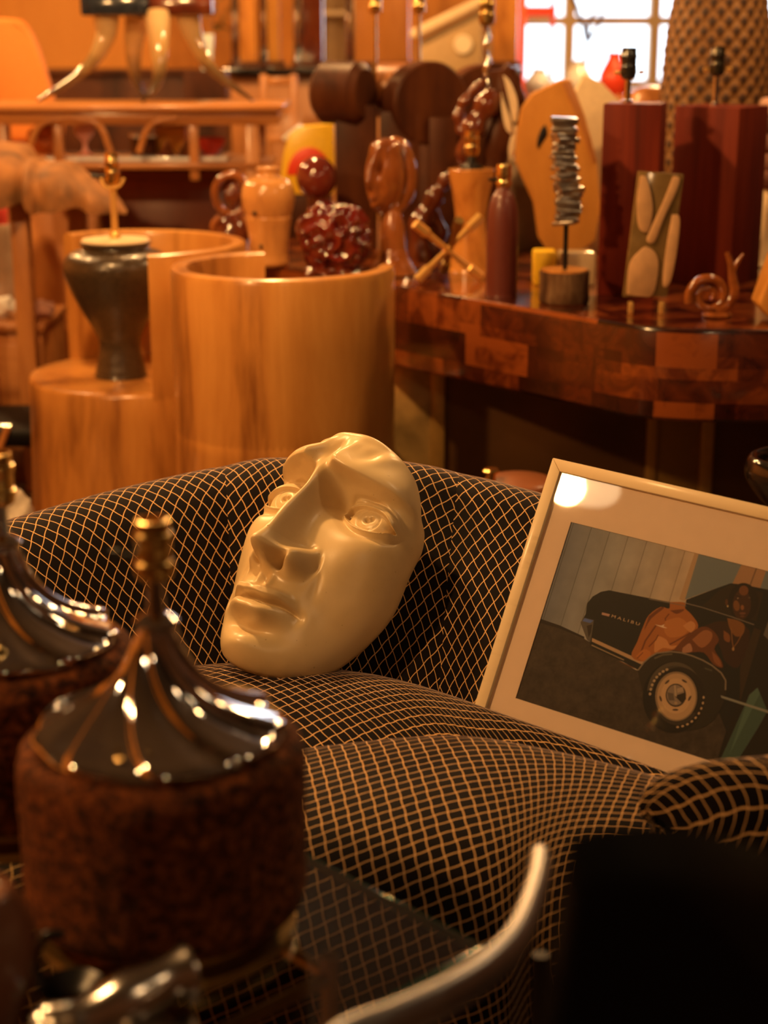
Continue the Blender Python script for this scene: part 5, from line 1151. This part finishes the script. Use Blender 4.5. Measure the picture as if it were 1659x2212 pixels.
# cabinets left
def cab(name, label, px0, px1, ytop, Y, depth, mat, zb=0, door=True, cat='cabinet'):
    s = Spot((px0 + px1) / 2, Y, zb); a, b2 = s.L(px0, ytop), s.L(px1, ytop); h = a[1]; w_ = b2[0] - a[0]
    t = thing(name, label, cat, s.o)
    MB().box(w_, depth, h - .022, (0, depth / 2, (h - .022) / 2), (0, 0, 0), .004).build('carcass', mat, t)
    MB().box(w_ + .02, depth + .02, .022, (0, depth / 2 - .01, h - .011), (0, 0, 0), .005).build('top', mat, t)
    if door:
        n = max(1, int(w_ / .4))
        for k in range(n): d = MB().box(w_ / n - .015, .014, h - .10, (-w_ / 2 + w_ / n * (k + .5), -.007, (h - .022) / 2), (0, 0, 0), .003).build('door', mat, t); MB().blob(.009, .009, .009, (-w_ / 2 + w_ / n * (k + .5) + w_ / n * .4, -.022, (h - .022) / 2), 2).build('knob', M['brass'], d)
    return t, s, h
cab('low_cabinet', 'low orange brown wooden cabinet at the left edge behind the open barrel chair', -140, 112, 700, 5.04, .38, M['teakh'])
cab('tall_cabinet', 'dark red wooden cabinet behind the brass rod of the urn lamp', 236, 530, 352, 5.95, .3, wood('cabinet_mahogany', (.16, .035, .012), (.27, .065, .02), scale=3, stretch=(1, 1, .15), rough=.35))
cab('upright_panel_cabinet', 'orange wooden cabinet under the tan live edge table', 60, 232, 438, 5.75, .2, wood('cabinet_orange', (.42, .15, .035), (.60, .24, .06), scale=3, stretch=(1, 1, .2), rough=.4), door=False)
s = Spot(15, 5.15, A(15, 690, 5.15).z + .035 - .03); 
# clutter on low cabinet
zt_c = A(0, 700, 5.04).z
for k, (px, c_, r_, lb) in enumerate(((-2, (.8, .78, .75), .042, 'white crumpled cloth on the low cabinet at the left edge'), (86, (.55, .30, .24), .036, 'pinkish round pouch on the low cabinet beside the timber leg'))):
    s = Spot(px, 5.16, zt_c); tag(MB().blob(r_ * 1.4, r_, r_ * .8, (0, 0, r_ * .78), 4, .35, 2, k).build(('crumpled_cloth', 'pouch')[k], plain(('white_cloth', 'pink_pouch')[k], c_, .8), loc=s.o, ang=75), lb, ('cloth', 'pouch')[k])
s = Spot(5, 5.33, zt_c); t = thing('glass_jar', 'tall clear jar with red lid behind the white cloth', 'jar', s.o); k_ = s.k(550)
MB().lathe(sprof([(.04, 0), (.045, .01), (.045, s.L(5, 500)[1]), (.03, s.L(5, 485)[1])], 30), 30).build('jar', plain('milky_glass', (.5, .36, .25), .1, coat=1), t); MB().lathe([(.033, s.L(5, 485)[1]), (.036, s.L(5, 478)[1]), (.036, s.L(5, 450)[1]), (.03, s.L(5, 446)[1])], 30).build('lid', plain('coral_lid', (.85, .10, .08), .3), t)
# chrome bench lower left
s = Spot(-20, 4.55, 0); t = thing('black_bench', 'black bench with chrome rail at the left edge below the low cabinet', 'bench', s.o)
h_ = s.L(0, 915)[1]; MB().box(.55, .35, .05, (-.10, .15, h_ - .04), (0, 0, 0), .015, 3).build('seat', M['leather'], t); MB().tube([(-.38, -.03, h_), (.085, -.03, h_)], .008, 12).build('rail', M['steel'], t)
MB().tube([(.075, -.03, h_), (-.06, -.03, .0)], .010, 10).build('leg', M['teak'], t); MB().tube([(-.35, .25, h_ - .06), (-.35, .28, 0)], .010, 10).build('leg', M['teak'], t)
s = Spot(55, 3.9, 0); t = thing('paper_bag', 'pale crumpled paper bag on the floor beside the open barrel chair', 'bag', s.o)
MB().blob(.07, .06, .10, (-.03, .0, s.L(55, 1090)[1] - .06), 4, .35, 3, 5).build('bag', plain('pale_paper', (.55, .47, .38), .8), t, ang=75); MB().box(.12, .11, max(.05, s.L(55, 1090)[1] - .12), (-.03, 0, max(.05, s.L(55, 1090)[1] - .12) / 2), (0, 0, 0), .01).build('carton', M['tan'], t)
# yellow arch plaque
s = Spot(668, 5.15, TZ); t = thing('yellow_arch_box', 'yellow box with a red arch behind the glossy ball', 'box', s.o)
a, b2 = s.L(612, 262), s.L(724, 262)
MB().prism([s.L(*p) for p in ((605, 400), (612, 330), (625, 290), (650, 274), (722, 268), (722, 420), (605, 420))], .08, None, .004).build('body', M['yellow'], t)
pr = [s.L(668 + 48 * math.cos(R(an)), 378 - 60 * math.sin(R(an))) for an in range(0, 181, 12)]; MB().prism(pr, .006, Matrix.Translation((0, -.005, 0)), .001).build('red_arch', M['redp'], t)
MB().prism([s.L(*p) for p in ((607, 298), (645, 268), (652, 274), (616, 306))], .07, Matrix.Translation((0, .004, 0)), .002).build('pale_edge', M['whiteg'], t)
MB().box(.14, .07, max(.01, s.L(660, 420)[1]), (0, .04, max(.01, s.L(660, 420)[1]) / 2), (0, 0, 0), .004).build('stand', M['darkwood'], t)
# ================================================================ far background
# sideboards
cab('far_sideboard', 'long dark sideboard along the orange wall', 92, 470, 152, 7.6, .5, M['darkwood'])
s = Spot(580, 7.0, 0); t = thing('black_top_counter', 'counter with glossy black top carrying the wooden columns', 'counter', s.o); a, b2 = s.L(478, 146), s.L(1130, 146); h = a[1]; TC = h
MB().box(b2[0] - a[0], .7, .035, ((a[0] + b2[0]) / 2, .35, h - .0175), (0, 0, 0), .008).build('worktop', M['blackgloss'], t); MB().box(b2[0] - a[0] - .06, .6, h - .04, ((a[0] + b2[0]) / 2, .36, (h - .04) / 2), (0, 0, 0), .004).build('carcass', M['teak'], t)
# columns on the counter
def column(px0, px1, Y, label, mat, chrome=True):
    s = Spot((px0 + px1) / 2, Y, TC); k = s.k(60); w_ = (px1 - px0) * k; t = thing('display_column', label, 'column', s.o, group='wooden display columns on the counter')
    h = 2.70 - TC; h = min(h, .75); MB().box(w_, w_ * .8, h, (0, 0, h / 2 + .02), (0, 0, 0), .006).build('shaft', mat, t); MB().box(w_ + .04, w_ * .8 + .04, .02, (0, 0, .01), (0, 0, 0), .003).build('plinth', M['darkwood'], t)
    if chrome: MB().box(.035, .012, h, (-w_ / 2 + .01, -w_ * .4 - .004, h / 2 + .02), (0, 0, 0), .003).build('chrome_strip', M['steel'], t)
    return t
column(506, 556, 7.15, 'wooden column nearest the horn legged table', M['amber']); column(566, 606, 7.30, 'narrow wooden column, second from the left on the counter', M['ochre']); column(640, 700, 7.35, 'dark wooden column with chrome strip, third from the left on the counter', M['rosewood']); column(752, 884, 7.20, 'broad wooden column behind the laminated lamp', wood('column_wood', (.28, .10, .025), (.42, .17, .045), scale=4, stretch=(1, 1, .1), rough=.2, coat=.6)); column(1062, 1116, 7.25, 'wooden column beside the window', M['amber'], False)
# cream shelf with lit bits
s = Spot(725, 8.6, 0); t = thing('cream_shelf', 'tall cream shelf unit behind the columns', 'shelf', s.o); k = s.k(60)
MB().box(60 * k, .04, 2.3, (0, .2, 1.15), (0, 0, 0), .004).build('back', M['cream'], t)
for z in (1.15, 1.45, 1.75): MB().box(62 * k, .22, .02, (0, .09, z), (0, 0, 0), .003).build('shelf_board', M['cream'], t)
for x in (-31, 31): MB().box(.02, .22, 2.3, (x * k, .09, 1.15), (0, 0, 0), .003).build('side', M['cream'], t)
# wedge
s = Spot(965, 6.35, 0); t = thing('wedge_speaker', 'cream wedge shaped cabinet with slanted top and round disc', 'cabinet', s.o); zb = s.L(965, 200)[1]
MB().prism([s.L(*p) for p in ((900, 92), (1042, 18), (1042, 200), (900, 200))], .22, None, .006).build('body', M['cream'] if 0 else plain('putty_paint', (.42, .28, .13), .6), t)
MB().prism([s.L(*p) for p in ((884, 78), (892, 62), (1046, -12), (1050, 8), (900, 84))], .26, Matrix.Translation((0, -.03, 0)), .006).build('slanted_lid', M['cream'], t)
q = s.P(1000, 95); MB().lathe([(20 * s.k(95), 0), (20 * s.k(95), .012)], 32, Mx=Matrix.Translation((q[0], -.0, q[2])) @ Matrix.Rotation(R(90), 4, 'X')).build('round_disc', M['ivory'], t)
MB().box(.24, .18, zb, (0, .11, zb / 2), (0, 0, 0), .004).build('pedestal', M['darkwood'], t)
# red frame by the window
s = Spot(1155, 8.0, 0); t = thing('red_shelf_frame', 'bright red open frame in front of the window', 'shelf', s.o); k = s.k(60)
for px, w_ in ((1127, 17), (1192, 9)): MB().box(w_ * k, .05, 1.95, (s.L(px, 100)[0], 0, .975), (0, 0, 0), .004).build('post', plain('bright_red_paint', (.9, .09, .02), .4) if px == 1127 else M['redp'], t)
for py in (24, 196, 600): z = s.L(1150, py)[1]; MB().box(90 * k, .045, .045, (s.L(1154, 100)[0], 0, z), (0, 0, 0), .004).build('crossbar', M['redp'], t)
for k2, (px, hh_, c_, lb) in enumerate(((1150, .10, (.85, .85, .9), 'white jar on the counter end by the window'), (1232, .13, (.8, .78, .74), 'pale jug before the window'), (1305, .16, (.75, .06, .02), 'red vase before the window'))):
    s = Spot(px, 7.6, 0); zb = s.L(px, 205)[1]; t = thing(('white_jar', 'pale_jug', 'red_vase')[k2], lb, ('jar', 'jug', 'vase')[k2], s.o)
    MB().lathe(sprof([(0, zb), (.05, zb), (.065, zb + hh_ * .5), (.03, zb + hh_), (.035, zb + hh_ * 1.15), (0, zb + hh_ * 1.1)], 30), 28, close=False).build('vessel', plain('vessel_%s' % 'abc'[k2], c_, .3, coat=.4), t)
    MB().box(.12, .12, zb, (0, 0, zb / 2), (0, 0, 0), .004).build('pedestal', M['teak'], t)
# floor lamp silhouette before the window
s = Spot(1250, 8.4, 0); t = thing('branch_lamp', 'dark spindly branch lamp silhouetted against the window', 'lamp', s.o)
for pts in ([(1250, 400), (1268, 90), (1285, 20), (1300, -60)], [(1268, 90), (1255, 40), (1232, -20)], [(1268, 90), (1290, 60), (1310, -10)]):
    MB().tube(spline([s.P(*p) for p in pts], 20), .010, 8).build('branch', M['darkwood'], t)
q = s.P(1250, 400); MB().tube([(0, 0, 0), (q[0], 0, q[2])], .012, 8).lathe([(.12, 0), (.12, .02)], 24).build('stem', M['darkwood'], t)
# white vase and plant on counter
s = Spot(466, 6.6, 0); zb = s.L(466, 152)[1]; t = thing('white_vase', 'slender white glass vase beside the right horn', 'vase', s.o); k = s.k(110)
MB().lathe(sprof([(0, zb), (11 * k, zb), (14 * k, zb + 35 * k), (17 * k, zb + 70 * k), (15 * k, zb + 70 * k), (0, zb + 10 * k)], 30), 28, close=False).build('vessel', plain('aqua_white_glass', (.75, .9, .88), .1, coat=1), t); MB().box(.16, .16, zb, (0, 0, zb / 2), (0, 0, 0), .004).build('pedestal', M['darkwood'], t)
s = Spot(470, 8.45, 0); t = thing('potted_plant', 'leafy green plant against the orange wall', 'plant', s.o); random.seed(11); lf = MB()
for k in range(140):
    a = random.uniform(0, 2 * PI); r_ = random.uniform(.02, .16); z = random.uniform(1.35, 1.85); c_ = Vector((r_ * math.cos(a), r_ * math.sin(a), z)); d = Vector((math.cos(a), math.sin(a), random.uniform(-.5, .7))).normalized() * .07; w_ = d.cross(Vector((0, 0, 1))).normalized() * .018
    lf.add([c_, c_ + d * .5 + w_, c_ + d, c_ + d * .5 - w_], [(0, 1, 2, 3)])
lf.build('foliage', plain('leaf', (.16, .17, .05), .5, var=.4), t); MB().tube([(0, 0, 1.05), (.01, 0, 1.8)], .012, 8).build('stem', M['teak'], t); MB().lathe([(.08, .0), (.08, .9), (.10, 1.1), (0, 1.1)], 24).build('pot', M['darkwood'], t)
# orange chair far left
s = Spot(30, 6.3, 0); t = thing('orange_chair', 'orange upholstered high back chair at the upper left edge', 'chair', s.o)
OR = plain('orange_upholstery', (.72, .24, .04), .7)
q = spline([(*s.L(*p), 0) for p in ((-90, 70), (-30, 42), (30, 42), (58, 60), (85, 120), (112, 215), (118, 300), (-100, 300))], 60)
MB().prism([(p.x, p.y) for p in q], .08, None, .02, 3).build('backrest', OR, t, ang=60); b_z = s.L(0, 300)[1]
MB().box(.40, .42, .10, (-.05, -.18, b_z - .30), (0, 0, 0), .03, 3).build('seat', OR, t)
for x in (-.2, .10):
    for y in (-.34, .02): MB().box(.03, .03, b_z - .34, (x, y, (b_z - .34) / 2), (0, 0, 0), .004).build('leg', M['teak'], t)
MB().box(.3, .04, .34, (-.05, .05, b_z - .17), (0, 0, 0), .01).build('back_post', M['teak'], t)
# picture light strip + painting at right
s = Spot(1700, 6.2, 0); t = thing('colourful_painting', 'pink and orange painting on an easel at the upper right edge', 'painting', s.o); q0 = s.L(1640, 152)[1]
MB().box(.22, .02, .50, (0, 0, q0 + .25), (0, 0, 0), .003).build('canvas', plain('coral_pink', (.85, .10, .09), .5, var=.5, bscale=9), t)
MB().box(.224, .006, .10, (0, -.012, q0 + .33), (0, 0, 0), .001).build('yellow_stripe', plain('yellow_paint', (.9, .5, .08), .5), t)
MB().box(.224, .006, .16, (0, -.012, q0 + .46), (0, 0, 0), .001).build('lilac_stripe', plain('lilac_paint', (.45, .35, .6), .5), t)
MB().box(.04, .04, q0, (0, .03, q0 / 2), (0, 0, 0), .003).build('easel', M['teak'], t)
# console pieces at far mid: brown chairs behind
s = Spot(585, 6.5, 0); t = thing('ladder_chair', 'slim wooden chair frame right of the console', 'chair', s.o); k = s.k(250)
zt2 = s.L(585, 160)[1]
for px in (570, 635):
    x = s.L(px, 200)[0]; MB().box(.03, .03, zt2, (x, 0, zt2 / 2), (0, 0, 0), .006).build('leg', M['teak'], t); MB().box(.03, .03, .62, (x, -.35, .31), (0, 0, 0), .006).build('leg', M['teak'], t)
for py in (175, 240, 300): z = s.L(600, py)[1]; MB().box(70 * k, .02, .03, (s.L(602, py)[0], 0, z), (0, 0, 0), .005).build('slat', M['teak'], t)
MB().box(75 * k, .38, .03, (s.L(602, 300)[0], -.18, .63), (0, 0, 0), .01).build('seat', M['teak'], t)
